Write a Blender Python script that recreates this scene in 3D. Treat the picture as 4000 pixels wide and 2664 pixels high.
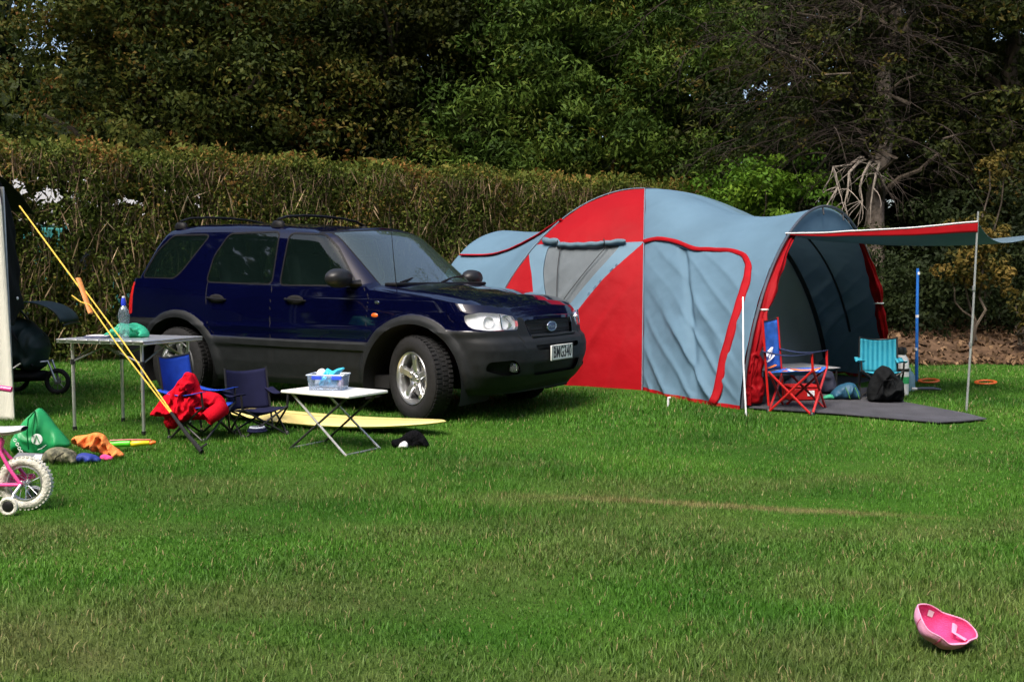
import bpy, bmesh, math, random
import numpy as np
from mathutils import Vector, Matrix, noise

for o in list(bpy.data.objects):
    bpy.data.objects.remove(o)
scene = bpy.context.scene
COL = scene.collection
R = math.radians

# ---------------------------------------------------------------- camera
cam_data = bpy.data.cameras.new('camera')
cam = bpy.data.objects.new('camera', cam_data)
COL.objects.link(cam)
cam.location = (0, 0, 1.18)
cam.rotation_euler = (math.pi / 2 - math.atan(252 / 3900), 0, 0)
cam_data.sensor_width = 36
cam_data.lens = 35.1
cam_data.clip_start = 0.05
cam_data.clip_end = 600
scene.camera = cam

# ---------------------------------------------------------------- sky, sun, exposure
SUN_EL, SUN_AZ = 54, 206          # azimuth: degrees clockwise from +Y (the view direction)
world = bpy.data.worlds.new('World')
scene.world = world
world.use_nodes = True
wn = world.node_tree.nodes
wl = world.node_tree.links
sky = wn.new('ShaderNodeTexSky')
sky.sky_type = 'NISHITA'
sky.sun_disc = False
sky.sun_elevation = R(SUN_EL)
sky.sun_rotation = R(SUN_AZ)
sky.air_density = 1.0
sky.dust_density = 5.0
wl.new(sky.outputs[0], wn['Background'].inputs[0])
wn['Background'].inputs[1].default_value = 0.13
sun_data = bpy.data.lights.new('sun', 'SUN')
sun_data.energy = 1.9
sun_data.angle = R(26)
sun_data.color = (1.0, 0.95, 0.87)
sun = bpy.data.objects.new('sun', sun_data)
COL.objects.link(sun)
_az = R(SUN_AZ)
_sv = Vector((math.sin(_az) * math.cos(R(SUN_EL)), math.cos(_az) * math.cos(R(SUN_EL)), math.sin(R(SUN_EL))))
sun.rotation_euler = _sv.to_track_quat('Z', 'Y').to_euler()
sun.location = (0, 0, 30)
scene.view_settings.view_transform = 'Standard'
scene.view_settings.look = 'None'
scene.view_settings.gamma = 1
scene.view_settings.exposure = 1.15
scene.view_settings.use_curve_mapping = False
scene.cycles.max_bounces = 8
scene.cycles.transparent_max_bounces = 24

# ---------------------------------------------------------------- helpers
def tag(o, label=None, cat=None, group=None, kind=None):
    if label: o['label'] = label
    if cat: o['category'] = cat
    if group: o['group'] = group
    if kind: o['kind'] = kind
    return o

def thing(name, label, cat, loc=(0, 0, 0), rz=0, group=None):
    o = bpy.data.objects.new(name, None)
    COL.objects.link(o)
    o.empty_display_size = 0.1
    o.location = loc
    o.rotation_euler = (0, 0, rz)
    return tag(o, label, cat, group)

def copy_tree(o, parent=None):
    c = o.copy()
    COL.objects.link(c)
    c.parent = parent
    for ch in o.children:
        copy_tree(ch, c)
    return c

def link_mesh(name, me, mat, parent=None):
    o = bpy.data.objects.new(name, me)
    if mat is not None:
        me.materials.append(mat)
    COL.objects.link(o)
    if parent is not None:
        o.parent = parent
    return o

def vec_frames(pts):
    pts = [Vector(p) for p in pts]
    out = []
    n = len(pts)
    up = None
    for i in range(n):
        t = (pts[min(i + 1, n - 1)] - pts[max(i - 1, 0)])
        if t.length < 1e-9: t = Vector((0, 0, 1))
        t.normalize()
        if up is None:
            a = Vector((0, 0, 1)) if abs(t.z) < 0.9 else Vector((1, 0, 0))
            u = t.cross(a).normalized()
        else:
            u = up - t * up.dot(t)
            if u.length < 1e-6: u = t.orthogonal()
            u.normalize()
        up = u
        out.append((pts[i], t, u, t.cross(u)))
    return out

class MB:
    """collects shapes for ONE mesh object"""
    def __init__(s):
        s.v = []; s.f = []
    def add(s, v, f):
        o = len(s.v)
        s.v += [tuple(p) for p in v]
        s.f += [[i + o for i in q] for q in f]
        return s
    def tube(s, pts, r, n=8, cap=True, flat=1.0):
        fr = vec_frames(pts)
        m = len(fr)
        v = []
        for i, (p, t, a, b) in enumerate(fr):
            rr = r[i] if isinstance(r, (list, tuple)) else r
            for k in range(n):
                c = 2 * math.pi * k / n
                v.append(p + a * (rr * math.cos(c)) + b * (rr * flat * math.sin(c)))
        f = []
        for i in range(m - 1):
            for k in range(n):
                k2 = (k + 1) % n
                f.append([i * n + k, i * n + k2, (i + 1) * n + k2, (i + 1) * n + k])
        if cap:
            f.append(list(range(n))[::-1])
            f.append([(m - 1) * n + k for k in range(n)])
        return s.add(v, f)
    def ring(s, c, rad, r, axis='y', n=40, m=8, ry=None):
        c = Vector(c); v = []; f = []
        for i in range(n):
            a = 2 * math.pi * i / n
            for k in range(m):
                b = 2 * math.pi * k / m
                rr = rad + r * math.cos(b)
                w = (ry or r) * math.sin(b)
                x, z = rr * math.cos(a), rr * math.sin(a)
                p = {'y': (x, w, z), 'z': (x, z, w), 'x': (w, x, z)}[axis]
                v.append(c + Vector(p))
        for i in range(n):
            for k in range(m):
                f.append([i * m + k, ((i + 1) % n) * m + k, ((i + 1) % n) * m + (k + 1) % m, i * m + (k + 1) % m])
        return s.add(v, f)
    def box(s, c, size, rot=None):
        c = Vector(c); hx, hy, hz = size[0] / 2, size[1] / 2, size[2] / 2
        v = [Vector((x, y, z)) for x in (-hx, hx) for y in (-hy, hy) for z in (-hz, hz)]
        if rot is not None: v = [rot @ p for p in v]
        v = [p + c for p in v]
        return s.add(v, [[0, 1, 3, 2], [4, 6, 7, 5], [0, 4, 5, 1], [2, 3, 7, 6], [0, 2, 6, 4], [1, 5, 7, 3]])
    def lathe(s, prof, n=32, c=(0, 0, 0), axis='z', close=False):
        c = Vector(c); v = []; f = []
        m = len(prof)
        for i in range(n):
            a = 2 * math.pi * i / n
            for r, h in prof:
                x, y = r * math.cos(a), r * math.sin(a)
                p = {'z': (x, y, h), 'y': (x, h, y), 'x': (h, x, y)}[axis]
                v.append(c + Vector(p))
        mm = m if close else m - 1
        for i in range(n):
            for k in range(mm):
                k2 = (k + 1) % m
                f.append([i * m + k, ((i + 1) % n) * m + k, ((i + 1) % n) * m + k2, i * m + k2])
        return s.add(v, f)
    def prism(s, poly, y0, y1, axis='y'):
        n = len(poly)
        mk = {'y': lambda a, b, t: (a, t, b), 'z': lambda a, b, t: (a, b, t), 'x': lambda a, b, t: (t, a, b)}[axis]
        v = [mk(a, b, y0) for a, b in poly] + [mk(a, b, y1) for a, b in poly]
        f = [list(range(n)), list(range(n, 2 * n))[::-1]]
        f += [[i, i + n, (i + 1) % n + n, (i + 1) % n] for i in range(n)]
        return s.add(v, f)
    def grid(s, fn, nu, nv):
        v = [fn(i / nu, j / nv) for i in range(nu + 1) for j in range(nv + 1)]
        f = [[i * (nv + 1) + j, (i + 1) * (nv + 1) + j, (i + 1) * (nv + 1) + j + 1, i * (nv + 1) + j + 1]
             for i in range(nu) for j in range(nv)]
        return s.add(v, f)
    def build(s, name, mat, parent=None, smooth=True, solid=0, bevel=0, sub=0, sharp=40, fix=True):
        me = bpy.data.meshes.new(name)
        me.from_pydata([tuple(p) for p in s.v], [], s.f)
        if fix:
            bm = bmesh.new(); bm.from_mesh(me)
            bmesh.ops.recalc_face_normals(bm, faces=bm.faces)
            bm.to_mesh(me); bm.free()
        if smooth:
            me.shade_smooth()
            if not sub: me.set_sharp_from_angle(angle=R(sharp))
        o = link_mesh(name, me, mat, parent)
        if solid:
            m = o.modifiers.new('thick', 'SOLIDIFY'); m.thickness = solid; m.offset = 0
        if bevel:
            m = o.modifiers.new('bevel', 'BEVEL'); m.width = bevel; m.segments = 2; m.limit_method = 'ANGLE'; m.angle_limit = R(35)
        if sub:
            m = o.modifiers.new('sub', 'SUBSURF'); m.levels = sub; m.render_levels = sub
        return o

def np_mesh(name, verts, nper, mat, parent=None, rnd=None, faces=None, smooth=False):
    """numpy verts (n*nper,3); each run of nper verts is one face unless faces is given"""
    me = bpy.data.meshes.new(name)
    verts = np.asarray(verts, np.float32).reshape(-1, 3)
    nv = len(verts)
    me.vertices.add(nv)
    me.vertices.foreach_set('co', verts.ravel())
    if faces is None:
        idx = np.arange(nv, dtype=np.int32); nf = nv // nper
    else:
        idx = np.asarray(faces, np.int32).reshape(-1); nf = len(idx) // nper
    me.loops.add(len(idx))
    me.loops.foreach_set('vertex_index', idx)
    me.polygons.add(nf)
    me.polygons.foreach_set('loop_start', np.arange(nf, dtype=np.int32) * nper)
    if rnd is not None:
        a = me.attributes.new('rnd', 'FLOAT', 'FACE')
        a.data.foreach_set('value', np.asarray(rnd, np.float32))
    if smooth:
        me.polygons.foreach_set('use_smooth', np.ones(nf, dtype=bool))
    me.update(calc_edges=True)
    return link_mesh(name, me, mat, parent)

# ---------------------------------------------------------------- 2-D signed distance helpers (numpy)
def sd_poly(P, poly):
    """negative inside; P (n,2)"""
    P = np.asarray(P, float); poly = np.asarray(poly, float)
    d = np.full(len(P), 1e9); s = np.ones(len(P))
    n = len(poly)
    for i in range(n):
        a = poly[i]; b = poly[i - 1]
        e = b - a; w = P - a
        t = np.clip((w @ e) / max(e @ e, 1e-12), 0, 1)
        q = w - t[:, None] * e
        d = np.minimum(d, (q ** 2).sum(1))
        c1 = P[:, 1] >= a[1]; c2 = P[:, 1] < b[1]; c3 = e[0] * w[:, 1] > e[1] * w[:, 0]
        flip = (c1 & c2 & c3) | (~c1 & ~c2 & ~c3)
        s = np.where(flip, -s, s)
    return s * np.sqrt(d)

def sd_line(P, line):
    P = np.asarray(P, float); line = np.asarray(line, float)
    d = np.full(len(P), 1e9)
    for a, b in zip(line[:-1], line[1:]):
        e = b - a; w = P - a
        t = np.clip((w @ e) / max(e @ e, 1e-12), 0, 1)
        q = w - t[:, None] * e
        d = np.minimum(d, (q ** 2).sum(1))
    return np.sqrt(d)

def shrink_round(poly, r):
    """polygon drawn with corners rounded by r"""
    out = []
    n = len(poly)
    for i in range(n):
        p0, p1, p2 = Vector(poly[i - 1]), Vector(poly[i]), Vector(poly[(i + 1) % n])
        a = (p0 - p1); b = (p2 - p1)
        k = min(r, a.length * 0.45, b.length * 0.45)
        s, e = p1 + a.normalized() * k, p1 + b.normalized() * k
        for t in (0, .25, .5, .75, 1):
            q = s * (1 - t) ** 2 + p1 * 2 * t * (1 - t) + e * t * t
            out.append((q.x, q.y))
    return out

class Surf:
    """polygon sheet whose faces are cut along signed-distance outlines and labelled"""
    def __init__(s):
        s.V = np.zeros((0, 6)); s.polys = []; s.lab = []
    def add_grid(s, A, lab):
        """A (nu,nv,k) vertex data (x,y,z, extra...)"""
        nu, nv, k = A.shape
        o = len(s.V)
        B = np.zeros((nu * nv, 6)); B[:, :k] = A.reshape(-1, k)
        s.V = np.vstack([s.V, B])
        for i in range(nu - 1):
            for j in range(nv - 1):
                q = [o + i * nv + j, o + (i + 1) * nv + j, o + (i + 1) * nv + j + 1, o + i * nv + j + 1]
                s.polys.append(q); s.lab.append(lab)
    def cut(s, sdf, frm, to):
        d = sdf(s.V)
        newv = []; cache = {}
        n0 = len(s.V)
        polys = []; lab = []
        def mid(i, j):
            key = (min(i, j), max(i, j))
            if key not in cache:
                t = d[i] / (d[i] - d[j])
                cache[key] = n0 + len(newv)
                newv.append(s.V[i] * (1 - t) + s.V[j] * t)
            return cache[key]
        for q, l in zip(s.polys, s.lab):
            if l not in frm:
                polys.append(q); lab.append(l); continue
            neg = [d[i] < 0 for i in q]
            if all(neg):
                polys.append(q); lab.append(to)
            elif not any(neg):
                polys.append(q); lab.append(l)
            else:
                ins = []; out = []
                m = len(q)
                for a in range(m):
                    i, j = q[a], q[(a + 1) % m]
                    (ins if neg[a] else out).append(i)
                    if neg[a] != neg[(a + 1) % m]:
                        c = mid(i, j)
                        ins.append(c); out.append(c)
                if len(ins) >= 3: polys.append(ins); lab.append(to)
                if len(out) >= 3: polys.append(out); lab.append(l)
        if newv: s.V = np.vstack([s.V, np.array(newv)])
        s.polys, s.lab = polys, lab
    def build(s, lab, name, mat, parent=None, mirror=False, solid=0, push=None, soff=0, sharp=35):
        labs = lab if isinstance(lab, (set, list, tuple)) else {lab}
        use = [q for q, l in zip(s.polys, s.lab) if l in labs]
        if not use: return None
        ids = sorted({i for q in use for i in q})
        mp = {i: k for k, i in enumerate(ids)}
        co = s.V[ids][:, :3].copy()
        if push is not None: co = push(co, s.V[ids])
        mb = MB()
        mb.v = [tuple(p) for p in co]
        mb.f = [[mp[i] for i in q] for q in use]
        if mirror:
            mb.add([(x, -y, z) for x, y, z in mb.v], [q[::-1] for q in mb.f])
        me = bpy.data.meshes.new(name)
        me.from_pydata(mb.v, [], mb.f)
        bm = bmesh.new(); bm.from_mesh(me)
        bmesh.ops.remove_doubles(bm, verts=bm.verts, dist=0.0004)
        bmesh.ops.dissolve_degenerate(bm, edges=bm.edges, dist=0.0002)
        bm.to_mesh(me); bm.free()
        me.shade_smooth(); me.set_sharp_from_angle(angle=R(sharp))
        o = link_mesh(name, me, mat, parent)
        if solid:
            m = o.modifiers.new('thick', 'SOLIDIFY'); m.thickness = solid; m.offset = soff
        return o

def puff(name, outline, thick, mat, parent, res=0.012, edge=0.06, fold=0.02, fscale=9, seed=0, place=None, back=0.4, rnd=0.012):
    """soft solid thing (cloth bundle): an outline in local x-z swollen along y with folds"""
    outline = shrink_round(outline, rnd * 2)
    xs = [p[0] for p in outline]; zs = [p[1] for p in outline]
    nx = int((max(xs) - min(xs)) / res) + 3; nz = int((max(zs) - min(zs)) / res) + 3
    A = np.zeros((nx, nz, 4))
    for i in range(nx):
        for j in range(nz):
            A[i, j, 0] = min(xs) - res + i * res; A[i, j, 1] = min(zs) - res + j * res
    S = Surf(); S.add_grid(A, 'o')
    S.cut(lambda V: sd_poly(V[:, :2], outline), {'o'}, 'i')
    use = [q for q, l in zip(S.polys, S.lab) if l == 'i']
    ids = sorted({i for q in use for i in q}); mp = {i: k for k, i in enumerate(ids)}
    P2 = S.V[ids][:, :2]; d = -sd_poly(P2, outline)
    vf, vb = [], []
    for (x, z), di in zip(P2, d):
        k = min(max(di, 0) / edge, 1.0); k = math.sqrt(max(0, 1 - (1 - k) ** 2))
        wx = .6 * noise.noise(Vector((x * fscale * .5, z * fscale * .5, seed + 11)))
        n1 = noise.noise(Vector((x * fscale * .55 + seed + wx, z * fscale * .30 + wx, seed)))
        n2 = noise.noise(Vector((x * fscale * 1.1 + seed * 2 - wx, z * fscale * .62 + 3, 7)))
        n3 = noise.noise(Vector((x * fscale * 2.4, z * fscale * 1.6, seed + 5)))
        rd = 1.5 * math.exp(-(n1 / .13) ** 2) + .8 * math.exp(-(n2 / .13) ** 2) - .75 + .25 * n3
        y = k * (thick + fold * rd)
        vf.append((x, -max(y, k * .004), z)); vb.append((x, back * k * thick, z))
    mb = MB(); nvf = len(vf)
    mb.v = vf + vb
    mb.f = [[mp[i] for i in q] for q in use] + [[mp[i] + nvf for i in q][::-1] for q in use]
    if place: mb.v = [tuple(place(*p)) for p in mb.v]
    me = bpy.data.meshes.new(name); me.from_pydata(mb.v, [], mb.f)
    bm = bmesh.new(); bm.from_mesh(me)
    bmesh.ops.remove_doubles(bm, verts=bm.verts, dist=0.0006)
    bmesh.ops.recalc_face_normals(bm, faces=bm.faces)
    bm.to_mesh(me); bm.free(); me.shade_smooth()
    return link_mesh(name, me, mat, parent)

def text_mesh(name, body, size, mat, parent, loc, rot, sx=1.0, depth=0.001, space=1.0, offset=0.0):
    cu = bpy.data.curves.new(name, 'FONT')
    cu.body = body; cu.size = size; cu.align_x = 'CENTER'; cu.align_y = 'CENTER'
    cu.extrude = depth; cu.space_character = space; cu.offset = offset; cu.resolution_u = 3
    t = bpy.data.objects.new(name, cu)
    COL.objects.link(t)
    dg = bpy.context.evaluated_depsgraph_get()
    me = bpy.data.meshes.new_from_object(t.evaluated_get(dg))
    bpy.data.objects.remove(t)
    me.name = name
    o = link_mesh(name, me, mat, parent)
    o.location = loc; o.rotation_euler = rot; o.scale = (sx, 1, 1)
    return o

# ---------------------------------------------------------------- materials
def new_mat(name):
    m = bpy.data.materials.new(name); m.use_nodes = True
    nt = m.node_tree
    return m, nt.nodes, nt.links, nt.nodes['Principled BSDF']

def mat(name, col, rough=0.5, metal=0.0, var=0.12, scale=6.0, bump=0.0, bscale=60.0, coat=0.0, spec=0.5, trans=0.0, sheen=0.0, emit=0, dirt=None, stretch=(1, 1, 1)):
    m, n, l, b = new_mat(name)
    b.inputs['Roughness'].default_value = rough
    b.inputs['Metallic'].default_value = metal
    b.inputs['Specular IOR Level'].default_value = spec
    b.inputs['Coat Weight'].default_value = coat
    b.inputs['Coat Roughness'].default_value = 0.04
    b.inputs['Sheen Weight'].default_value = sheen
    tc = n.new('ShaderNodeTexCoord')
    mp = n.new('ShaderNodeMapping'); mp.inputs['Scale'].default_value = stretch
    l.new(tc.outputs['Object'], mp.inputs[0])
    nz = n.new('ShaderNodeTexNoise'); nz.inputs['Scale'].default_value = scale; nz.inputs['Detail'].default_value = 5
    l.new(mp.outputs[0], nz.inputs['Vector'])
    rp = n.new('ShaderNodeValToRGB')
    c0 = [max(0, c * (1 - var)) for c in col]; c1 = [min(1, c * (1 + var)) for c in col]
    if dirt: c0 = dirt
    rp.color_ramp.elements[0].position = 0.3; rp.color_ramp.elements[1].position = 0.7
    rp.color_ramp.elements[0].color = (*c0, 1); rp.color_ramp.elements[1].color = (*c1, 1)
    l.new(nz.outputs['Fac'], rp.inputs[0])
    l.new(rp.outputs[0], b.inputs['Base Color'])
    if bump:
        nb = n.new('ShaderNodeTexNoise'); nb.inputs['Scale'].default_value = bscale; nb.inputs['Detail'].default_value = 4
        l.new(mp.outputs[0], nb.inputs['Vector'])
        bp = n.new('ShaderNodeBump'); bp.inputs['Strength'].default_value = bump; bp.inputs['Distance'].default_value = 0.02
        l.new(nb.outputs['Fac'], bp.inputs['Height']); l.new(bp.outputs[0], b.inputs['Normal'])
    if trans:
        tr = n.new('ShaderNodeBsdfTranslucent'); mx = n.new('ShaderNodeMixShader')
        mx.inputs[0].default_value = trans
        l.new(rp.outputs[0], tr.inputs[0]); l.new(b.outputs[0], mx.inputs[1]); l.new(tr.outputs[0], mx.inputs[2])
        l.new(mx.outputs[0], n['Material Output'].inputs[0])
    return m

def leaf_mat(name, stops, rough=0.65, trans=0.22, patch=0.5, pscale=0.5, spec=0.12):
    """stops: list of (pos, rgb) over the per-leaf random value, shifted by a world-space patch noise"""
    m, n, l, b = new_mat(name)
    at = n.new('ShaderNodeAttribute'); at.attribute_name = 'rnd'
    g = n.new('ShaderNodeNewGeometry')
    nz = n.new('ShaderNodeTexNoise'); nz.inputs['Scale'].default_value = pscale; nz.inputs['Detail'].default_value = 3
    l.new(g.outputs['Position'], nz.inputs['Vector'])
    ma = n.new('ShaderNodeMath'); ma.operation = 'MULTIPLY_ADD'
    ma.inputs[1].default_value = patch * 2; ma.inputs[2].default_value = -patch
    l.new(nz.outputs['Fac'], ma.inputs[0])
    ad = n.new('ShaderNodeMath'); ad.operation = 'ADD'; ad.use_clamp = True
    l.new(ma.outputs[0], ad.inputs[0]); l.new(at.outputs['Fac'], ad.inputs[1])
    rp = n.new('ShaderNodeValToRGB')
    while len(rp.color_ramp.elements) < len(stops): rp.color_ramp.elements.new(0.5)
    for e, (p, c) in zip(rp.color_ramp.elements, stops):
        e.position = p; e.color = (*c, 1)
    l.new(ad.outputs[0], rp.inputs[0])
    l.new(rp.outputs[0], b.inputs['Base Color'])
    b.inputs['Roughness'].default_value = rough
    b.inputs['Specular IOR Level'].default_value = spec
    tr = n.new('ShaderNodeBsdfTranslucent'); mx = n.new('ShaderNodeMixShader'); mx.inputs[0].default_value = trans
    l.new(rp.outputs[0], tr.inputs[0]); l.new(b.outputs[0], mx.inputs[1]); l.new(tr.outputs[0], mx.inputs[2])
    l.new(mx.outputs[0], n['Material Output'].inputs[0])
    return m

rng = np.random.default_rng(11)
random.seed(11)

# ---------------------------------------------------------------- ground
def lawn_material(name, blades):
    m, n, l, b = new_mat(name)
    g = n.new('ShaderNodeNewGeometry')
    def nzs(scale, det=4, off=0, st=None):
        v = n.new('ShaderNodeTexNoise'); v.inputs['Scale'].default_value = scale; v.inputs['Detail'].default_value = det
        mp = n.new('ShaderNodeMapping'); mp.inputs['Location'].default_value = (off, off * 2, 0)
        mp.inputs['Scale'].default_value = (st or (1, 1, 0))
        l.new(g.outputs['Position'], mp.inputs[0]); l.new(mp.outputs[0], v.inputs['Vector'])
        return v.outputs['Fac']
    def ramp(fac, stops):
        r = n.new('ShaderNodeValToRGB')
        while len(r.color_ramp.elements) < len(stops): r.color_ramp.elements.new(0.5)
        for e, (p, c) in zip(r.color_ramp.elements, stops): e.position = p; e.color = (*c, 1)
        l.new(fac, r.inputs[0]); return r.outputs[0]
    def mix(f, a, c):
        x = n.new('ShaderNodeMix'); x.data_type = 'RGBA'
        l.new(f, x.inputs['Factor']); l.new(a, x.inputs['A']); l.new(c, x.inputs['B'])
        return x.outputs['Result']
    green = ramp(nzs(0.9, 6), [(.28, (.038, .122, .011)), (.5, (.064, .180, .016)), (.74, (.102, .232, .025))])
    # worn, drier grass: patches, more of them toward the photographer's side of the lawn, and one dry streak
    dry = ramp(nzs(6, 4, 3), [(.3, (.13, .115, .045)), (.7, (.25, .215, .095))])
    sx = n.new('ShaderNodeSeparateXYZ'); l.new(g.outputs['Position'], sx.inputs[0])
    near = n.new('ShaderNodeMapRange'); near.inputs['From Min'].default_value = 7.5; near.inputs['From Max'].default_value = 2.4
    near.inputs['To Min'].default_value = -.07; near.inputs['To Max'].default_value = .22
    l.new(sx.outputs['Y'], near.inputs['Value'])
    pa = n.new('ShaderNodeMath'); pa.operation = 'ADD'
    l.new(nzs(0.8, 5, 9, (.8, 1.6, 0)), pa.inputs[0]); l.new(near.outputs[0], pa.inputs[1])
    pf = n.new('ShaderNodeMapRange'); pf.inputs['From Min'].default_value = .52; pf.inputs['From Max'].default_value = .84
    pf.inputs['To Max'].default_value = .60
    l.new(pa.outputs[0], pf.inputs['Value'])
    c = mix(pf.outputs[0], green, dry)
    # dry streak from (0.2,5.3) to (2.0,4.85)
    def lin(ax, ay, c0):
        a = n.new('ShaderNodeMath'); a.operation = 'MULTIPLY'; a.inputs[1].default_value = ax; l.new(sx.outputs['X'], a.inputs[0])
        q = n.new('ShaderNodeMath'); q.operation = 'MULTIPLY_ADD'; q.inputs[1].default_value = ay; l.new(sx.outputs['Y'], q.inputs[0]); l.new(a.outputs[0], q.inputs[2])
        w = n.new('ShaderNodeMath'); w.operation = 'ADD'; w.inputs[1].default_value = c0; l.new(q.outputs[0], w.inputs[0])
        return w.outputs[0]
    across = lin(.243, .970, -5.19)
    along = lin(.970, -.243, 0.15)
    ab = n.new('ShaderNodeMath'); ab.operation = 'ABSOLUTE'; l.new(across, ab.inputs[0])
    wob = n.new('ShaderNodeMath'); wob.operation = 'MULTIPLY_ADD'; wob.inputs[1].default_value = .16; l.new(nzs(7, 3, 5), wob.inputs[0]); l.new(ab.outputs[0], wob.inputs[2])
    sf = n.new('ShaderNodeMapRange'); sf.inputs['From Min'].default_value = .17; sf.inputs['From Max'].default_value = .07; sf.inputs['To Max'].default_value = .85
    l.new(wob.outputs[0], sf.inputs['Value'])
    sg = n.new('ShaderNodeMapRange'); sg.inputs['From Min'].default_value = -1.3; sg.inputs['From Max'].default_value = -.3; l.new(along, sg.inputs['Value'])
    sh = n.new('ShaderNodeMapRange'); sh.inputs['From Min'].default_value = 1.25; sh.inputs['From Max'].default_value = .5; l.new(along, sh.inputs['Value'])
    s1 = n.new('ShaderNodeMath'); s1.operation = 'MULTIPLY'; l.new(sf.outputs[0], s1.inputs[0]); l.new(sg.outputs[0], s1.inputs[1])
    s2 = n.new('ShaderNodeMath'); s2.operation = 'MULTIPLY'; l.new(s1.outputs[0], s2.inputs[0]); l.new(sh.outputs[0], s2.inputs[1])
    straw_strip = ramp(nzs(9, 3, 7), [(.3, (.22, .17, .07)), (.7, (.36, .29, .13))])
    c = mix(s2.outputs[0], c, straw_strip)
    if blades:
        at = n.new('ShaderNodeAttribute'); at.attribute_name = 'rnd'
        straw = ramp(at.outputs['Fac'], [(.0, (.20, .19, .075)), (1, (.34, .28, .13))])
        k = n.new('ShaderNodeMapRange'); k.inputs['From Min'].default_value = .935; k.inputs['From Max'].default_value = .95
        l.new(at.outputs['Fac'], k.inputs['Value'])
        hs = n.new('ShaderNodeHueSaturation')
        hv = n.new('ShaderNodeMapRange'); hv.inputs['To Min'].default_value = .74; hv.inputs['To Max'].default_value = 1.38
        l.new(at.outputs['Fac'], hv.inputs['Value']); l.new(hv.outputs[0], hs.inputs['Value']); l.new(c, hs.inputs['Color'])
        c = mix(k.outputs[0], hs.outputs[0], straw)
        tr = n.new('ShaderNodeBsdfTranslucent'); mx = n.new('ShaderNodeMixShader'); mx.inputs[0].default_value = .3
        l.new(c, tr.inputs[0]); l.new(b.outputs[0], mx.inputs[1]); l.new(tr.outputs[0], mx.inputs[2])
        l.new(mx.outputs[0], n['Material Output'].inputs[0])
        b.inputs['Roughness'].default_value = .55; b.inputs['Specular IOR Level'].default_value = .25
    else:
        hs = n.new('ShaderNodeHueSaturation'); hs.inputs['Value'].default_value = .55; l.new(c, hs.inputs['Color']); c = hs.outputs[0]
        b.inputs['Roughness'].default_value = .95; b.inputs['Specular IOR Level'].default_value = .1
        bp = n.new('ShaderNodeBump'); bp.inputs['Strength'].default_value = .6; bp.inputs['Distance'].default_value = .03
        l.new(nzs(90, 3, 1), bp.inputs['Height']); l.new(bp.outputs[0], b.inputs['Normal'])
    l.new(c, b.inputs['Base Color'])
    return m

def ground_h(x, y):
    return 0.0

mb = MB()
mb.grid(lambda u, v: (-150 + 300 * u, -60 + 300 * v, 0), 40, 40)
lawn = mb.build('lawn', lawn_material('lawn_soil', False), smooth=False)
tag(lawn, 'short green campsite lawn with drier brownish patches', 'lawn', kind='structure')

MAT_POLY = [(2.02, 8.78), (3.40, 7.89), (3.90, 8.10), (3.9, 8.42), (3.60, 9.24), (4.1, 10.9), (2.6, 11.2), (1.7, 9.6)]
TENT_POLY = [(1.95, 8.9), (1.4, 10.1), (-0.4, 11.2), (-1.3, 11.9), (0.4, 15), (4.3, 11.5)]

def blades(name, n, y0, y1, halfw, height, width, bend, seg2):
    y = np.sqrt(rng.uniform(y0 ** 2, y1 ** 2, n))
    x = rng.uniform(-1, 1, n) * (halfw[0] + (halfw[1] - halfw[0]) * (y - y0) / (y1 - y0))
    # tufty density
    P = np.c_[x, y]
    keep = np.ones(n, bool)
    t = np.sin(x * 5.1 + 1.3 * np.sin(y * 3.7)) * np.sin(y * 6.3 + 1.7 * np.sin(x * 4.3))
    keep &= rng.uniform(0, 1, n) < .72 + .28 * t
    for poly in (MAT_POLY, TENT_POLY):
        keep &= sd_poly(P, poly) > .02
    x, y = x[keep], y[keep]; n = len(x)
    tall = 1 + .42 * np.sin(x * 1.9 + 2 * np.sin(y * 1.1)) * np.sin(y * 2.3 + .8 * np.sin(x * 2.7)) + .2 * np.sin(x * 6.1 + y * 3.3) * np.sin(y * 7.7 - x * 2.2)
    tall = np.clip(tall, .35, 1.7)
    h = height * tall * rng.uniform(.45, 1.25, n)
    w = width * rng.uniform(.6, 1.3, n)
    a = rng.uniform(0, 2 * math.pi, n)
    lean = rng.uniform(.1, 1.0, n) * bend * h
    la = a + math.pi / 2 + rng.normal(0, .5, n)
    dx, dy = np.cos(a) * w / 2, np.sin(a) * w / 2
    lx, ly = np.cos(la) * lean, np.sin(la) * lean
    z0 = np.full(n, -.004)
    b0 = np.c_[x - dx, y - dy, z0]; b1 = np.c_[x + dx, y + dy, z0]
    tip = np.c_[x + lx, y + ly, h]
    r = rng.uniform(0, 1, n)
    if seg2:
        m0 = np.c_[x - dx * .8 + lx * .35, y - dy * .8 + ly * .35, h * .6]
        m1 = np.c_[x + dx * .8 + lx * .35, y + dy * .8 + ly * .35, h * .6]
        V = np.stack([b0, b1, m1, m0, tip], 1).reshape(-1, 3)
        base = np.arange(n)[:, None] * 5
        F = np.concatenate([base + [0, 1, 2], base + [0, 2, 3], base + [3, 2, 4]], 1)
        return V, F.reshape(-1), np.repeat(r, 3)
    V = np.stack([b0, b1, tip], 1).reshape(-1, 3)
    return V, np.arange(3 * n), r

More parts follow.
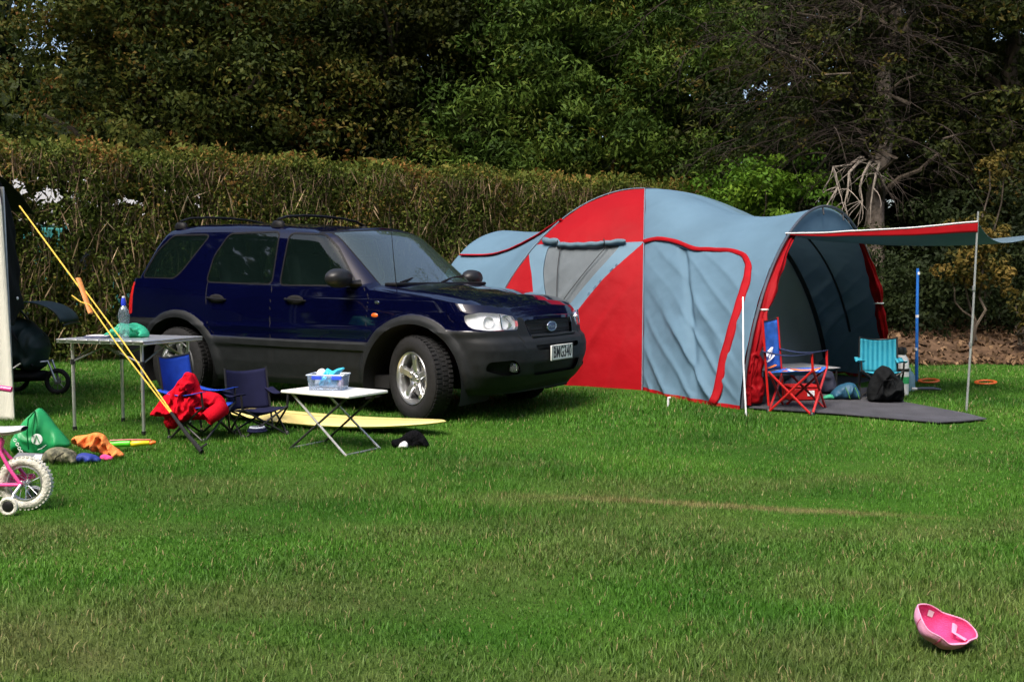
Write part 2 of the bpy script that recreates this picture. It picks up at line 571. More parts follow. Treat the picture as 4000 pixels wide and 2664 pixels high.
Vs, Fs, Rs = [], [], []; off = 0
for args in [('a', 190000, 2.2, 4.6, (2.6, 3.6), .023, .0040, 1.2, True),
             ('b', 270000, 4.6, 7.6, (3.6, 5.2), .024, .0056, .9, False),
             ('c', 330000, 7.6, 14.5, (5.4, 9.5), .032, .0095, .9, False)]:
    V, F, r = blades(*args)
    Vs.append(V); Fs.append(F + off); Rs.append(r); off += len(V)
grass = np_mesh('grass', np.concatenate(Vs), 3, lawn_material('grass_blades', True), rnd=np.concatenate(Rs), faces=np.concatenate(Fs))
tag(grass, 'short mown grass blades covering the campsite lawn', 'grass', kind='stuff')

# ---------------------------------------------------------------- foliage
def leaves(pos, nrm, L, W, seed_dir=None, spread=1.0):
    """diamond leaves: pos (n,3), nrm preferred leaf direction (n,3); returns verts (n*4,3)"""
    n = len(pos)
    d = nrm + rng.normal(0, spread, (n, 3))
    d /= np.linalg.norm(d, axis=1)[:, None] + 1e-9
    q = rng.normal(0, 1, (n, 3))
    s = np.cross(d, q); s /= np.linalg.norm(s, axis=1)[:, None] + 1e-9
    k = np.cross(d, s)
    L = (L * rng.uniform(.6, 1.35, n))[:, None]; W = (W * rng.uniform(.6, 1.35, n))[:, None]
    b = pos - d * L * .5; t = pos + d * L * .5
    m = pos - d * L * .05 + k * W * .18
    return np.stack([b, m + s * W * .5, t, m - s * W * .5], 1).reshape(-1, 3)

def shingle(pos, nrm, L, W, droop=0.0, spread=.45):
    """leaves lying like shingles round a clump: nrm is the outward direction"""
    n = len(pos)
    k = nrm + rng.normal(0, spread, (n, 3)); k /= np.linalg.norm(k, axis=1)[:, None] + 1e-9
    q = rng.normal(0, 1, (n, 3)); q[:, 2] -= droop
    d = q - k * (q * k).sum(1)[:, None]; d /= np.linalg.norm(d, axis=1)[:, None] + 1e-9
    s = np.cross(d, k)
    L = (L * rng.uniform(.6, 1.35, n))[:, None]; W = (W * rng.uniform(.6, 1.35, n))[:, None]
    b = pos - d * L * .5; t = pos + d * L * .5 - k * L * .12
    m = pos + k * W * .15
    return np.stack([b, m + s * W * .5, t, m - s * W * .5], 1).reshape(-1, 3)

def clump_leaves(centres, rad, per, L, W, droop=0.0):
    n = len(centres)
    c = np.repeat(centres, per, 0)
    d = rng.normal(0, 1, (n * per, 3)); d[:, 2] = d[:, 2] * .75 + .35
    d /= np.linalg.norm(d, axis=1)[:, None]
    r = np.repeat(rad * rng.uniform(.5, 1.4, n), per)[:, None] * rng.uniform(.4, 1.0, n * per)[:, None] ** .4
    p = c + d * r * np.array([1.15, 1.15, .75])
    o = d.copy(); o[:, 2] -= droop
    V = shingle(p, d, L, W, droop)
    tone = np.repeat(rng.uniform(0, 1, n), per)
    rv = np.clip(.68 * tone + .32 * rng.uniform(0, 1, n * per), 0, 1)
    return V, rv

def ellipsoid_points(c, rad, n, shell=.55, front=.35):
    out = []
    while len(out) < n:
        d = rng.normal(0, 1, 3); d /= np.linalg.norm(d)
        if d[1] > .25 and rng.uniform() < front + .3: continue
        k = 1 - (1 - shell) * rng.uniform() ** 1.4 if rng.uniform() < .8 else rng.uniform(.2, 1)
        lump = 1 + .16 * math.sin(d[0] * 5 + c[0]) * math.sin(d[2] * 6 + c[1]) + .1 * math.sin(d[0] * 11 + d[2] * 9)
        p = np.array(c) + d * np.array(rad) * k * lump
        if p[2] > .15: out.append(p)
    return np.array(out)

def limb_pts(a, b, wob, n=7):
    a, b = Vector(a), Vector(b)
    out = []
    for i in range(n):
        t = i / (n - 1)
        p = a.lerp(b, t)
        k = math.sin(math.pi * t)
        out.append(p + Vector((random.uniform(-1, 1), random.uniform(-1, 1), random.uniform(-.4, .6))) * wob * k)
    return out

bark = mat('bark', (.085, .068, .052), .9, var=.5, scale=9, bump=.8, bscale=25, spec=.15, stretch=(1, 1, .3))
bark_pale = mat('bark_pale', (.20, .165, .135), .9, var=.5, scale=14, bump=.6, bscale=30, spec=.15)

def tree(name, label, base, top, crowns, nclump, per, crad, L, W, lm, group=None, droop=0.0, tr=.22, limbs=7, bm=None):
    o = thing(name, label, 'tree', (base[0], base[1], 0), 0, group)
    o0 = np.array([base[0], base[1], 0])
    mbt = MB()
    c0 = crowns[0][0]
    mbt.tube([(0, 0, -.1), (.1, 0, top * .25), (-.08, .05, top * .5), ((c0[0] - base[0]) * .6, (c0[1] - base[1]) * .6, top * .8)], [tr * 1.25, tr, tr * .75, tr * .35], 9)
    mbt.build('trunk', bm or bark, o)
    for i in range(limbs):
        c, r = crowns[i % len(crowns)]
        d = ellipsoid_points(c, r, 1)[0] - o0
        z0 = random.uniform(.2, .6) * top
        m = MB(); m.tube(limb_pts((0, 0, z0), tuple(d * .95), .3), [tr * .5 * (1 - .12 * k) for k in range(7)], 6)
        m.build('limb', bm or bark, o)
    Vs, rs = [], []
    tot = sum(np.prod(r) ** .67 for c, r in crowns)
    for c, r in crowns:
        k = int(nclump * np.prod(r) ** .67 / tot)
        V, rv = clump_leaves(ellipsoid_points(c, r, k), crad, per, L, W, droop)
        Vs.append(V - o0); rs.append(rv)
    np_mesh('crown', np.concatenate(Vs), 4, lm, o, rnd=np.concatenate(rs))
    return o

lm_olive = leaf_mat('leaf_olive', [(0, (.012, .020, .004)), (.35, (.028, .042, .006)), (.66, (.058, .068, .010)), (.86, (.095, .062, .011)), (1, (.14, .050, .012))], patch=.35, pscale=.55)
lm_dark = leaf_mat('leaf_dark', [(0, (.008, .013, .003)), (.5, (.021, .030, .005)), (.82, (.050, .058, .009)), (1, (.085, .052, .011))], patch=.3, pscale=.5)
lm_green = leaf_mat('leaf_green', [(0, (.018, .036, .006)), (.4, (.040, .078, .010)), (.75, (.080, .125, .017)), (.93, (.125, .135, .024)), (1, (.20, .11, .015))], patch=.3, pscale=.6)
lm_bright = leaf_mat('leaf_bright', [(0, (.028, .070, .006)), (.5, (.065, .14, .010)), (1, (.13, .21, .018))], patch=.2, pscale=1.2)
lm_gold = leaf_mat('leaf_gold', [(0, (.03, .036, .008)), (.5, (.085, .07, .014)), (1, (.19, .12, .028))], patch=.2, pscale=1.5)
lm_far = leaf_mat('leaf_far', [(0, (.02, .035, .014)), (.5, (.05, .085, .03)), (1, (.10, .14, .06))], patch=.2, pscale=.6)
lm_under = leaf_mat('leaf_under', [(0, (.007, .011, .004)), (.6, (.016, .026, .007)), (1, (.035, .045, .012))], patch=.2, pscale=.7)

tree('broadleaf_tree', 'big dark olive tree with rusty leaf tips rising behind the left of the hedge', (-7.2, 19.6), 7,
     [((-6.9, 19.6, 4.4), (3.1, 2.6, 3.7)), ((-4.9, 19.9, 4.9), (2.4, 2.3, 3.6)), ((-6.4, 19.4, 6.6), (2.2, 2.2, 2.2))], 1100, 95, .46, .105, .055, lm_olive)
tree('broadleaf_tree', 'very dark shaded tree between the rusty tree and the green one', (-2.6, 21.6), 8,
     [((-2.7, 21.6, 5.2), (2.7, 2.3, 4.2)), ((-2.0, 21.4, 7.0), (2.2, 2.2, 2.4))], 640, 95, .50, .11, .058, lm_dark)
tree('willow_leaved_tree', 'lighter green slender-leaved tree behind the red and blue tent', (1.6, 21.2), 8,
     [((.9, 20.9, 4.3), (2.6, 2.0, 3.2)), ((3.1, 21.2, 4.6), (2.5, 2.0, 3.4)), ((1.6, 21.2, 6.9), (2.7, 2.2, 2.3)), ((-.6, 20.6, 3.3), (1.6, 1.4, 2.0))], 1150, 90, .43, .135, .042, lm_green, droop=.5)
tree('broadleaf_tree', 'dark tree filling the far right behind the awning pole', (9.4, 19.0), 8,
     [((9.2, 18.6, 4.8), (2.5, 2.2, 3.8)), ((7.8, 19.8, 6.4), (2.4, 2.2, 2.4)), ((10.6, 17.6, 3.6), (2.2, 1.8, 3.0))], 640, 95, .50, .11, .058, lm_dark)
tree('conifer_tree', 'distant loose green tree at the top left beside the gap of sky', (-14.4, 29), 9,
     [((-16.4, 29, 6.6), (2.0, 1.6, 3.6)), ((-16.0, 27.2, 4.5), (2.6, 1.8, 2.6))], 420, 40, .42, .16, .06, lm_far, limbs=5)
tree('conifer_tree', 'distant pale green tree just right of the gap of sky', (-11.2, 28), 8,
     [((-9.4, 27, 6.3), (1.8, 1.6, 2.8)), ((-10.6, 26.2, 4.0), (2.2, 1.8, 2.6))], 420, 40, .42, .16, .06, lm_far, limbs=5)

# a wood that reads as one mass closes the view behind the trees one can tell apart
pts = []
for row, (yy, st) in enumerate([(25.0, 1.1), (26.4, 1.2), (28.0, 1.3)]):
    for x in np.arange(-24, 22, st):
        zt = 10.0 if (x / yy > -.405 or x / yy < -.515) else 6.9
        for z in np.arange(.4, zt, st * .85):
            pts.append((x + rng.normal(0, .35), yy + rng.normal(0, .4) - .35 * max(0, x - 4), z + rng.normal(0, .3)))
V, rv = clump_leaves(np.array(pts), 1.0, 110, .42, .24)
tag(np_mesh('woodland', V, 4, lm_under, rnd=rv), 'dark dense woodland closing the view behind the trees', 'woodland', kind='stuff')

# unseen trees added behind the camera to give the car dark reflections
pts = []
for x in np.arange(-30, 31, 1.6):
    for z in np.arange(.8, 21, 1.8):
        pts.append((x + rng.normal(0, .5), -17 + rng.normal(0, .8), z + rng.normal(0, .4)))
V, rv = clump_leaves(np.array(pts), 1.8, 120, .9, .6)
tag(np_mesh('reflection_belt', V, 4, lm_dark, rnd=rv), 'unseen belt of dark trees added behind the camera for car reflections', 'woodland', kind='stuff')

pts = []  # second unseen tree row, left of view, added to darken the car side's reflections
for y in np.arange(-17, 14, 1.7):
    for z in np.arange(.8, 16, 1.8):
        pts.append((-25 + rng.normal(0, .7), y + rng.normal(0, .5), z + rng.normal(0, .4)))
V, rv = clump_leaves(np.array(pts), 1.8, 120, .9, .6)
tag(np_mesh('reflection_belt', V, 4, lm_dark, rnd=rv), 'unseen belt of dark trees added at the left for car reflections', 'woodland', kind='stuff')

# ---------------------------------------------------------------- hedge
H0 = np.array([-11.0, 10.35]); HD = np.array([.8503, .5263]); HN = np.array([-HD[1], HD[0]])
HLEN = 17.9; HH = 3.0; HT = 1.15
hedge = thing('hedge', 'long clipped twiggy hedge behind the car and the tent', 'hedge', (H0[0], H0[1], 0), math.atan2(HD[1], HD[0]))
lm_hedge = leaf_mat('leaf_hedge', [(0, (.036, .055, .010)), (.42, (.070, .098, .015)), (.68, (.115, .125, .022)), (.87, (.20, .115, .03)), (1, (.30, .14, .04))], patch=.28, pscale=.9)
lm_twig = leaf_mat('twig_hedge', [(0, (.070, .048, .030)), (.6, (.17, .115, .068)), (1, (.38, .28, .17))], trans=0, rough=.9, patch=.2, pscale=1.2, spec=.1)
def hedge_keep(p, dens):
    """oblique thin places where daylight things behind show through"""
    s, t, z = p[:, 0], p[:, 1], p[:, 2]
    k = np.ones(len(p))
    for (sc, zc, ws, wz, amt) in HEDGE_GAPS:
        q = ((s - sc - t * .15) / ws) ** 2 + ((z - zc - t * .07) / wz) ** 2
        q = q * (1 + .9 * np.sin(s * 23 + z * 9) * np.sin(z * 31 + s * 5))
        k *= 1 - amt * np.exp(-q ** 2)
    return rng.uniform(0, 1, len(p)) < k
HEDGE_GAPS = [(5.62, 2.24, .38, .12, .90), (5.35, 2.36, .12, .10, .85), (6.72, 2.22, .32, .07, .92), (5.75, 1.75, .26, .18, .76), (6.15, 1.35, .14, .26, .75)]
def hedge_pts(n, face):
    s = rng.uniform(0, HLEN, n)
    z = HH * rng.uniform(0, 1, n) ** .85
    t = np.abs(rng.normal(0, .28, n)) if face else rng.uniform(0, HT, n)
    top = 2.93 + .07 * np.sin(s * 1.7) + .06 * np.sin(s * 4.1 + 1) + .05 * np.sin(s * 9.7)
    z = z * top / HH
    t = np.minimum(t, HT) + .10 * np.sin(s * 2.3 + z * 1.9) + .06 * np.sin(s * 6.1 - z * 3.3)
    return np.c_[s, t, z]
p = np.vstack([hedge_pts(90000, True), hedge_pts(20000, False)])
q = hedge_pts(16000, False); q[:, 2] = 2.90 + rng.normal(0, .07, len(q)) + .05 * np.sin(q[:, 0] * 4.1 + 1); p = np.vstack([p, q])
q = hedge_pts(26000, False); q[:, 1] = rng.uniform(.45, HT, len(q)); p = np.vstack([p, q])
p = p[hedge_keep(p, 1)]
V = leaves(p, np.tile([0, -.30, .45], (len(p), 1)), .062 + .11 * (p[:, 1] > .45), .031 + .065 * (p[:, 1] > .45), spread=.75)
tone = .5 + .5 * np.sin(p[:, 0] * 3.1 + 2 * np.sin(p[:, 2] * 2.2 + p[:, 0]))
rv = np.clip(.22 * tone + rng.uniform(0, .62, len(p)) + .16 * (p[:, 2] / HH) ** 6, 0, 1)
np_mesh('foliage', V, 4, lm_hedge, hedge, rnd=rv)
p = np.vstack([hedge_pts(8500, True), hedge_pts(3000, False)]); p[:, 2] = np.minimum(p[:, 2], 2.72)
p = p[hedge_keep(p, 1)]
V = leaves(p, np.tile([0, -.1, 1.3], (len(p), 1)), .40, .015, spread=.45)
np_mesh('twigs', V, 4, lm_twig, hedge, rnd=rng.uniform(0, 1, len(p)))
p = hedge_pts(900, False); p[:, 1] = p[:, 1] * .5 + .3; p[:, 2] = rng.uniform(.3, 1.6, len(p))
p = p[hedge_keep(p, 1)]
V = leaves(p, np.tile([0, 0, 1.5], (len(p), 1)), 1.3, .035, spread=.25)
np_mesh('stems', V, 4, lm_twig, hedge, rnd=rng.uniform(0, .5, len(p)))

# ---------------------------------------------------------------- right-hand edge of the wood
litter_soil = mat('litter_soil', (.075, .046, .028), .95, var=.6, scale=7, bump=.8, bscale=18, spec=.1)
mb = MB()
def bank_fn(u, v):
    x = 3.0 + 10 * u
    yf = 13.35 - .10 * (x - 4.9) + .12 * math.sin(x * 2.1) + .06 * math.sin(x * 5.3)
    y = yf + 4.2 * v
    k = min(1, v / .16)
    z = .25 * (k * k * (3 - 2 * k)) + .18 * v + .06 * noise.noise(Vector((x * 1.7, y * 1.7, 0)))
    return (x, y, max(z, .0) - .02 + (.02 if v > 0 else -.02))
mb.grid(bank_fn, 90, 40)
tag(mb.build('earth_bank', litter_soil), 'low brown bank strewn with dead leaves at the edge of the wood', 'bank', kind='structure')
n = 5200
u = rng.uniform(0, 1, n); v = rng.uniform(0, 1, n) ** 2.2
p = np.array([bank_fn(a, b) for a, b in zip(u, v)]); p[:, 2] += .012
lm_litter = leaf_mat('leaf_litter', [(0, (.035, .022, .012)), (.5, (.10, .06, .032)), (1, (.22, .14, .08))], trans=0, rough=.8, patch=.15, pscale=2)
V = leaves(p, np.tile([0, -.6, .1], (n, 1)), .10, .055, spread=.9)
tag(np_mesh('leaf_litter', V, 4, lm_litter, rnd=rng.uniform(0, 1, n)), 'dead brown leaves lying on the bank', 'leaves', kind='stuff')

pts = []
for i in range(330):
    x = rng.uniform(5.0, 12.5); y = 14.7 + rng.uniform(0, 2.6) - .08 * (x - 5)
    pts.append((x, y, .35 + (1.5 if x < 6.6 else 2.5) * rng.uniform() ** 1.3 * (.55 + .45 * (y - 14.2) / 2.6)))
for i in range(420):
    pts.append((rng.uniform(3.6, 14), rng.uniform(18.3, 21.5), rng.uniform(.2, 4.6)))
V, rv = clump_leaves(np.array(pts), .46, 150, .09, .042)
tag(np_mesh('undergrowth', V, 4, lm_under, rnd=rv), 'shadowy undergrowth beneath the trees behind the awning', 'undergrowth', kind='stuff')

def shrub(label, base, cents, rad, per, L, W, lm, name='shrub', stems=6):
    o = thing(name, label, 'shrub', (base[0], base[1], base[2]))
    b = np.array(base)
    for i in range(stems):
        c = cents[random.randrange(len(cents))]
        m = MB(); m.tube(limb_pts((random.uniform(-.1, .1), random.uniform(-.1, .1), -.05), tuple(np.array(c) - b), .12), [.022 * (1 - .1 * k) for k in range(7)], 5)
        m.build('stem', bark, o)
    V, rv = clump_leaves(np.array(cents), rad, per, L, W)
    np_mesh('foliage', V - b, 4, lm, o, rnd=rv)
    return o
cs = [(4.2 + rng.normal(0, .62), 17.3 + rng.normal(0, .4), z) for z in rng.uniform(.5, 2.85, 120)]
cs += [(4.15 + rng.normal(0, .3), 17.2 + rng.normal(0, .3), z) for z in rng.uniform(2.5, 3.15, 18)]
shrub('bright green leafy shrub at the end of the hedge behind the tent', (4.3, 17.3, .3), cs, .27, 110, .09, .045, lm_bright)
cs = [(6.42 + rng.normal(0, .22), 13.75 + rng.normal(0, .2), z) for z in rng.uniform(1.1, 1.95, 32)]
shrub('yellowish open shrub just behind the awning pole', (6.4, 13.9, .3), cs, .14, 60, .075, .04, lm_gold, stems=3)
cs = [(6.98 + rng.normal(0, .12), 13.4 + rng.normal(0, .12), z) for z in rng.uniform(.45, .95, 12)]
shrub('small low yellowish shrub at the right edge on the bank', (6.98, 13.6, .3), cs, .12, 40, .085, .045, lm_gold, stems=4)
cs = [(7.35 + rng.normal(0, .28), 15.4 + rng.normal(0, .2), z) for z in rng.uniform(2.6, 3.2, 10)]
shrub('taller yellow tipped shrub in front of the dark right-hand tree', (7.4, 15.5, .4), cs, .14, 46, .075, .04, lm_gold, stems=2)

# ---- twiggy half-bare tree on the right
tw = thing('bare_twiggy_tree', 'grey half-bare tree with hanging twigs above the tent awning', 'tree', (6.25, 17.4, 0))
ob = Vector((6.25, 17.4, 0))
m = MB(); trunk_pts = [(.0, 0, 0), (.05, 0, 1.4), (.03, 0, 2.6), (.22, .05, 3.6), (.12, 0, 4.6), (.34, .05, 5.6), (.30, .1, 7.0), (.5, .2, 8.8)]
m.tube(trunk_pts, [.2, .17, .15, .14, .12, .11, .09, .05], 9); m.build('trunk', bark_pale, tw)
ends = []
for k in range(22):
    z0 = random.uniform(2.4, 6.8)
    a = random.uniform(0, 2 * math.pi)
    ln = random.uniform(1.0, 2.5)
    e = Vector((math.cos(a) * ln * 1.15 - .55, -abs(math.sin(a)) * ln * .6, z0 + random.uniform(.3, 1.8)))
    m = MB(); m.tube(limb_pts((.15, 0, z0), e, .28), [.06 * (1 - .13 * q) for q in range(7)], 6)
    m.build('limb', bark, tw); ends.append((Vector((.15, 0, z0)), e))
lm_twig2 = leaf_mat('twig_grey', [(0, (.035, .027, .023)), (.6, (.085, .066, .056)), (1, (.19, .16, .14))], trans=0, rough=.95, patch=.25, pscale=1, spec=.1)
m = MB()
def twig(st, h, n, step, r0, droop, wob):
    pts = [st]
    for q in range(n):
        h = h + Vector((random.gauss(0, wob), random.gauss(0, wob), -droop)); h.normalize()
        pts.append(pts[-1] + h * step * random.uniform(.7, 1.3))
    m.tube(pts, [r0 * (1 - .8 * q / n) for q in range(n + 1)], 3, cap=False)
    return pts
for k in range(300):
    if k % 2 == 0:
        a, e = random.choice(ends); st = a.lerp(e, random.uniform(.3, 1))
    else:
        st = Vector((random.gauss(-.7, 1.15), random.gauss(-.35, .45), random.uniform(3.2, 7.8)))
    a0 = random.uniform(0, 2 * math.pi)
    h = Vector((math.cos(a0), math.sin(a0) * .7 - .2, random.uniform(-.3, .7))).normalized()
    main = twig(st, h, 6, .24, .011, .20, .16)
    for c_ in range(8):
        b_ = main[random.randint(1, 5)]
        a1 = random.uniform(0, 2 * math.pi)
        twig(b_, (h + Vector((math.cos(a1), math.sin(a1), random.uniform(-.8, .5))) * .9).normalized(), 4, random.uniform(.07, .19), .006, .16, .22)
m.build('twigs', mat('twig_bark', (.034, .027, .023), .95, var=.5, scale=3, spec=.05), tw, fix=False)
dead = mat('dead_wood', (.26, .225, .19), .9, var=.35, scale=20, spec=.1)
for q in range(4):
    m = MB()
    x0 = -.18 - .20 * q
    pts = [(.02, -.08, 2.85 + .08 * q), (x0 * .45, -.35, 3.12 + .03 * q), (x0 * .85, -.6, 3.12 - .03 * q), (x0 - .08, -.78, 2.90), (x0 - .10 + random.uniform(-.06, .06), -.82, 2.62), (x0 - .16 + random.uniform(-.1, .1), -.84, 2.35), (x0 - .12 + random.uniform(-.12, .12), -.82, 2.05)]
    pts = [Vector(p) + Vector((random.gauss(0, .03), 0, random.gauss(0, .03))) for p in pts]
    m.tube(pts, [.034, .03, .026, .021, .016, .011, .005], 6)
    for c_ in range(9):
        b_ = pts[random.randint(2, 5)]
        twig(b_, Vector((random.gauss(-.3, .7), random.gauss(-.2, .4), random.uniform(-1, .2))).normalized(), 5, random.uniform(.07, .13), .009, .22, .22)
    m.build('dead_branch', dead, tw)
V, rv = clump_leaves(np.array([(random.gauss(-.5, 1.2), random.gauss(-.1, .5), random.uniform(3.2, 8.2)) for k in range(330)]), .32, 64, .085, .04)
np_mesh('crown', V, 4, lm_dark, tw, rnd=rv)

# ---- caravan behind the hedge, glimpsed through its thin places
cv = thing('caravan', 'white caravan with a teal lower side glimpsed through gaps in the hedge', 'caravan', (-7.55, 16.6, 0), math.atan2(HD[1], HD[0]))
white_shell = mat('white_shell', (.80, .81, .82), .35, var=.04, scale=3)
teal_panel = mat('teal_panel', (.05, .28, .27), .4, var=.1, scale=3)
dark_rubber = mat('rubber', (.012, .012, .013), .8, var=.3, scale=30, bump=.2, bscale=90, spec=.3)
m = MB(); m.prism(shrink_round([(-2.2, 1.95), (2.2, 1.95), (2.1, 2.72), (-1.9, 2.72)], .2), -1.05, 1.05); m.build('upper_body', white_shell, cv, bevel=.03)
m = MB(); m.prism(shrink_round([(-2.15, .45), (2.25, .45), (2.25, 1.94), (-2.15, 1.94)], .12), -1.05, 1.05); m.build('lower_body', teal_panel, cv, bevel=.03)
m = MB(); m.box((.6, -1.06, 1.6), (1.2, .03, .55)); m.build('window', mat('caravan_glass', (.02, .025, .03), .05), cv, bevel=.02)
m = MB(); m.box((-1.2, -1.06, 1.35), (.6, .03, 1.7)); m.build('door', white_shell, cv, bevel=.01)
for s_ in (-1, 1):
    m = MB(); m.lathe([(.0, -.09), (.3, -.09), (.33, -.05), (.33, .05), (.3, .09), (0, .09)], 24, (0, s_ * .95, .33), 'y'); m.build('wheel', dark_rubber, cv)
m = MB(); m.tube([(2.25, 0, .5), (3.2, 0, .45)], .05, 8); m.tube([(3.1, 0, .45), (3.1, 0, 0)], .03, 8); m.build('drawbar', bark, cv)

# ---------------------------------------------------------------- the car
def glass_mat(name, tint, body, refl=1.0, veil=.12):
    m, n, l, b = new_mat(name)
    n.remove(b)
    tr = n.new('ShaderNodeBsdfTransparent'); tr.inputs[0].default_value = (*tint, 1)
    gl = n.new('ShaderNodeBsdfGlossy'); gl.inputs['Roughness'].default_value = .02; gl.inputs[0].default_value = (1, 1, 1, 1)
    df = n.new('ShaderNodeBsdfDiffuse'); df.inputs[0].default_value = (*body, 1)
    m0 = n.new('ShaderNodeMixShader'); m0.inputs[0].default_value = veil
    l.new(tr.outputs[0], m0.inputs[1]); l.new(df.outputs[0], m0.inputs[2])
    lw = n.new('ShaderNodeLayerWeight'); lw.inputs[0].default_value = .5
    pw = n.new('ShaderNodeMath'); pw.operation = 'POWER'; pw.inputs[1].default_value = 4.0; l.new(lw.outputs['Facing'], pw.inputs[0])
    mu = n.new('ShaderNodeMath'); mu.operation = 'MULTIPLY_ADD'; mu.inputs[1].default_value = .9; mu.inputs[2].default_value = .045 * refl; mu.use_clamp = True
    l.new(pw.outputs[0], mu.inputs[0])
    mx = n.new('ShaderNodeMixShader')
    l.new(mu.outputs[0], mx.inputs[0]); l.new(m0.outputs[0], mx.inputs[1]); l.new(gl.outputs[0], mx.inputs[2])
    l.new(mx.outputs[0], n['Material Output'].inputs[0])
    return m

paint = mat('navy_paint', (.0009, .0014, .0135), .5, metal=.0, var=.15, scale=2.0, coat=1.0, spec=.0)
cladding = mat('grey_plastic', (.0105, .012, .0135), .55, var=.25, scale=14, bump=.12, bscale=260, spec=.22)
blackp = mat('black_plastic', (.007, .007, .008), .5, var=.3, scale=30, spec=.15)
gapm = mat('shut_line', (.002, .002, .003), .8)
alloy = mat('alloy', (.62, .63, .65), .28, metal=.9, var=.08, scale=12)
chrome = mat('chrome', (.8, .8, .82), .08, metal=1.0, var=.03)
steel = mat('brushed_aluminium', (.62, .62, .63), .38, metal=.85, var=.12, scale=20)
car_glass = glass_mat('tinted_car_glass', (.30, .40, .37), (.02, .045, .04), 1.0, .12)
screen_glass = glass_mat('windscreen_glass', (.40, .50, .49), (.13, .19, .19), 2.2, .22)  # pale diffuse veil stands in for sky reflected on the windscreen
lens_glass = glass_mat('lamp_lens', (.97, .98, .99), (.8, .8, .82), 1.2)
red_lens = mat('red_lens', (.42, .010, .010), .15, coat=.8)
orange_lens = mat('orange_lens', (.75, .12, .01), .2, coat=.8)

CAR = thing('estate_car', 'dark navy off-road car with grey plastic bumpers and alloy wheels', 'car', (-1.592, 9.639, -.059), -R(30.24))
CAR.scale = (1.05, 1.05, 1.05)

def lerp_tab(x, tab):
    return np.interp(x, [t[0] for t in tab], [t[1] for t in tab])
XF = [(.28, 2.06), (.34, 2.12), (.42, 2.18), (.52, 2.205), (.62, 2.205), (.68, 2.185), (.715, 2.145), (.78, 2.13), (.84, 2.115), (.90, 2.08), (1.0, 2.0), (1.2, 1.9)]
XR = [(.28, -1.96), (.40, -2.04), (.62, -2.06), (.72, -2.03), (.95, -2.02), (1.2, -1.99)]
WZ = [(.26, .80), (.32, .835), (.45, .86), (.60, .868), (.70, .872), (.755, .884), (.775, .874), (.90, .872), (1.0, .862), (1.08, .845), (1.14, .825), (1.2, .80)]
H0T = [(.5, 1.165), (.9, 1.150), (1.2, 1.122), (1.6, 1.075), (1.85, 1.03), (1.98, .985), (2.06, .935), (2.10, .885), (2.13, .855)]
def hood_z(x, y):
    a = np.abs(y) / .86
    return lerp_tab(x, H0T) - .045 * a ** 2.2 - .02 * np.clip((np.abs(y) - .70) / .12, 0, 1) ** 2
def belt_z(x):
    return lerp_tab(x, [(-2.1, 1.16), (-1.7, 1.165), (-1.3, 1.155), (-.9, 1.125), (0, 1.10), (.8, 1.095), (1.0, 1.10)])

def contour(xf, xr, w, nf=46, ns=150, nr=26, Df=.46, n_f=2.9, Dr=.17, n_r=3.4):
    pts = []
    for i in range(nf):
        th = (i / nf) * math.pi / 2
        pts.append((xf - Df + Df * math.cos(th) ** (2 / n_f), -w * math.sin(th) ** (2 / n_f)))
    for i in range(ns):
        t = i / ns
        pts.append((xf - Df + (xr + Dr - xf + Df) * t, -w))
    for i in range(nr + 1):
        th = (1 - i / nr) * math.pi / 2
        pts.append((xr + Dr - Dr * math.cos(th) ** (2 / n_r), -w * math.sin(th) ** (2 / n_r)))
    return np.array(pts)

AXF, AXR, ARCH_Z = 1.365, -1.255, .345
def arch_d(V):
    a = np.hypot(V[:, 0] - AXF, V[:, 2] - ARCH_Z); b = np.hypot(V[:, 0] - AXR, V[:, 2] - ARCH_Z)
    return np.minimum(a, b)

S = Surf()
C0 = contour(2.08, -2.02, .86)
ztop = np.where(C0[:, 0] > 1.0, hood_z(C0[:, 0], C0[:, 1]), belt_z(C0[:, 0]))
ztop[:14] = np.minimum(ztop[:14], .862)
arc = np.r_[0, np.cumsum(np.hypot(*np.diff(C0, axis=0).T))]
NV = 52
G = np.zeros((len(C0), NV + 1, 4))
for j in range(NV + 1):
    z = .27 + (ztop - .27) * j / NV
    for i in range(len(C0)):
        zi = z[i]
        c = None
        xf, xr, w = lerp_tab(zi, XF), lerp_tab(zi, XR), lerp_tab(zi, WZ)
        # scale the reference contour onto this height's contour
        x0, y0 = C0[i]
        if i < 46: x = x0 + (xf - 2.08)
        elif i >= 196: x = x0 + (xr + 2.02)
        else: x = x0 + (xf - 2.08) * (195 - i) / 150 + (xr + 2.02) * (i - 46) / 150
        y = y0 * w / .86
        G[i, j] = (x, y, zi, arc[i])
# flares, cladding and bumper lines stand proud
Vv = G.reshape(-1, 4)
ad = arch_d(Vv)
side = np.clip(-Vv[:, 1] / .80, 0, 1) ** 6
fl = np.clip((.545 - ad) / .04, 0, 1)
Vv[:, 1] -= .028 * fl * side
strip = np.clip((.655 - Vv[:, 2]) / .012, 0, 1) * np.clip((Vv[:, 2] - .575) / .012, 0, 1)
Vv[:, 1] -= .018 * strip * side * (1 - fl) * (np.abs(Vv[:, 0]) < 1.2)
# shoulder roll
G = Vv.reshape(G.shape)
S.add_grid(G, 'body')
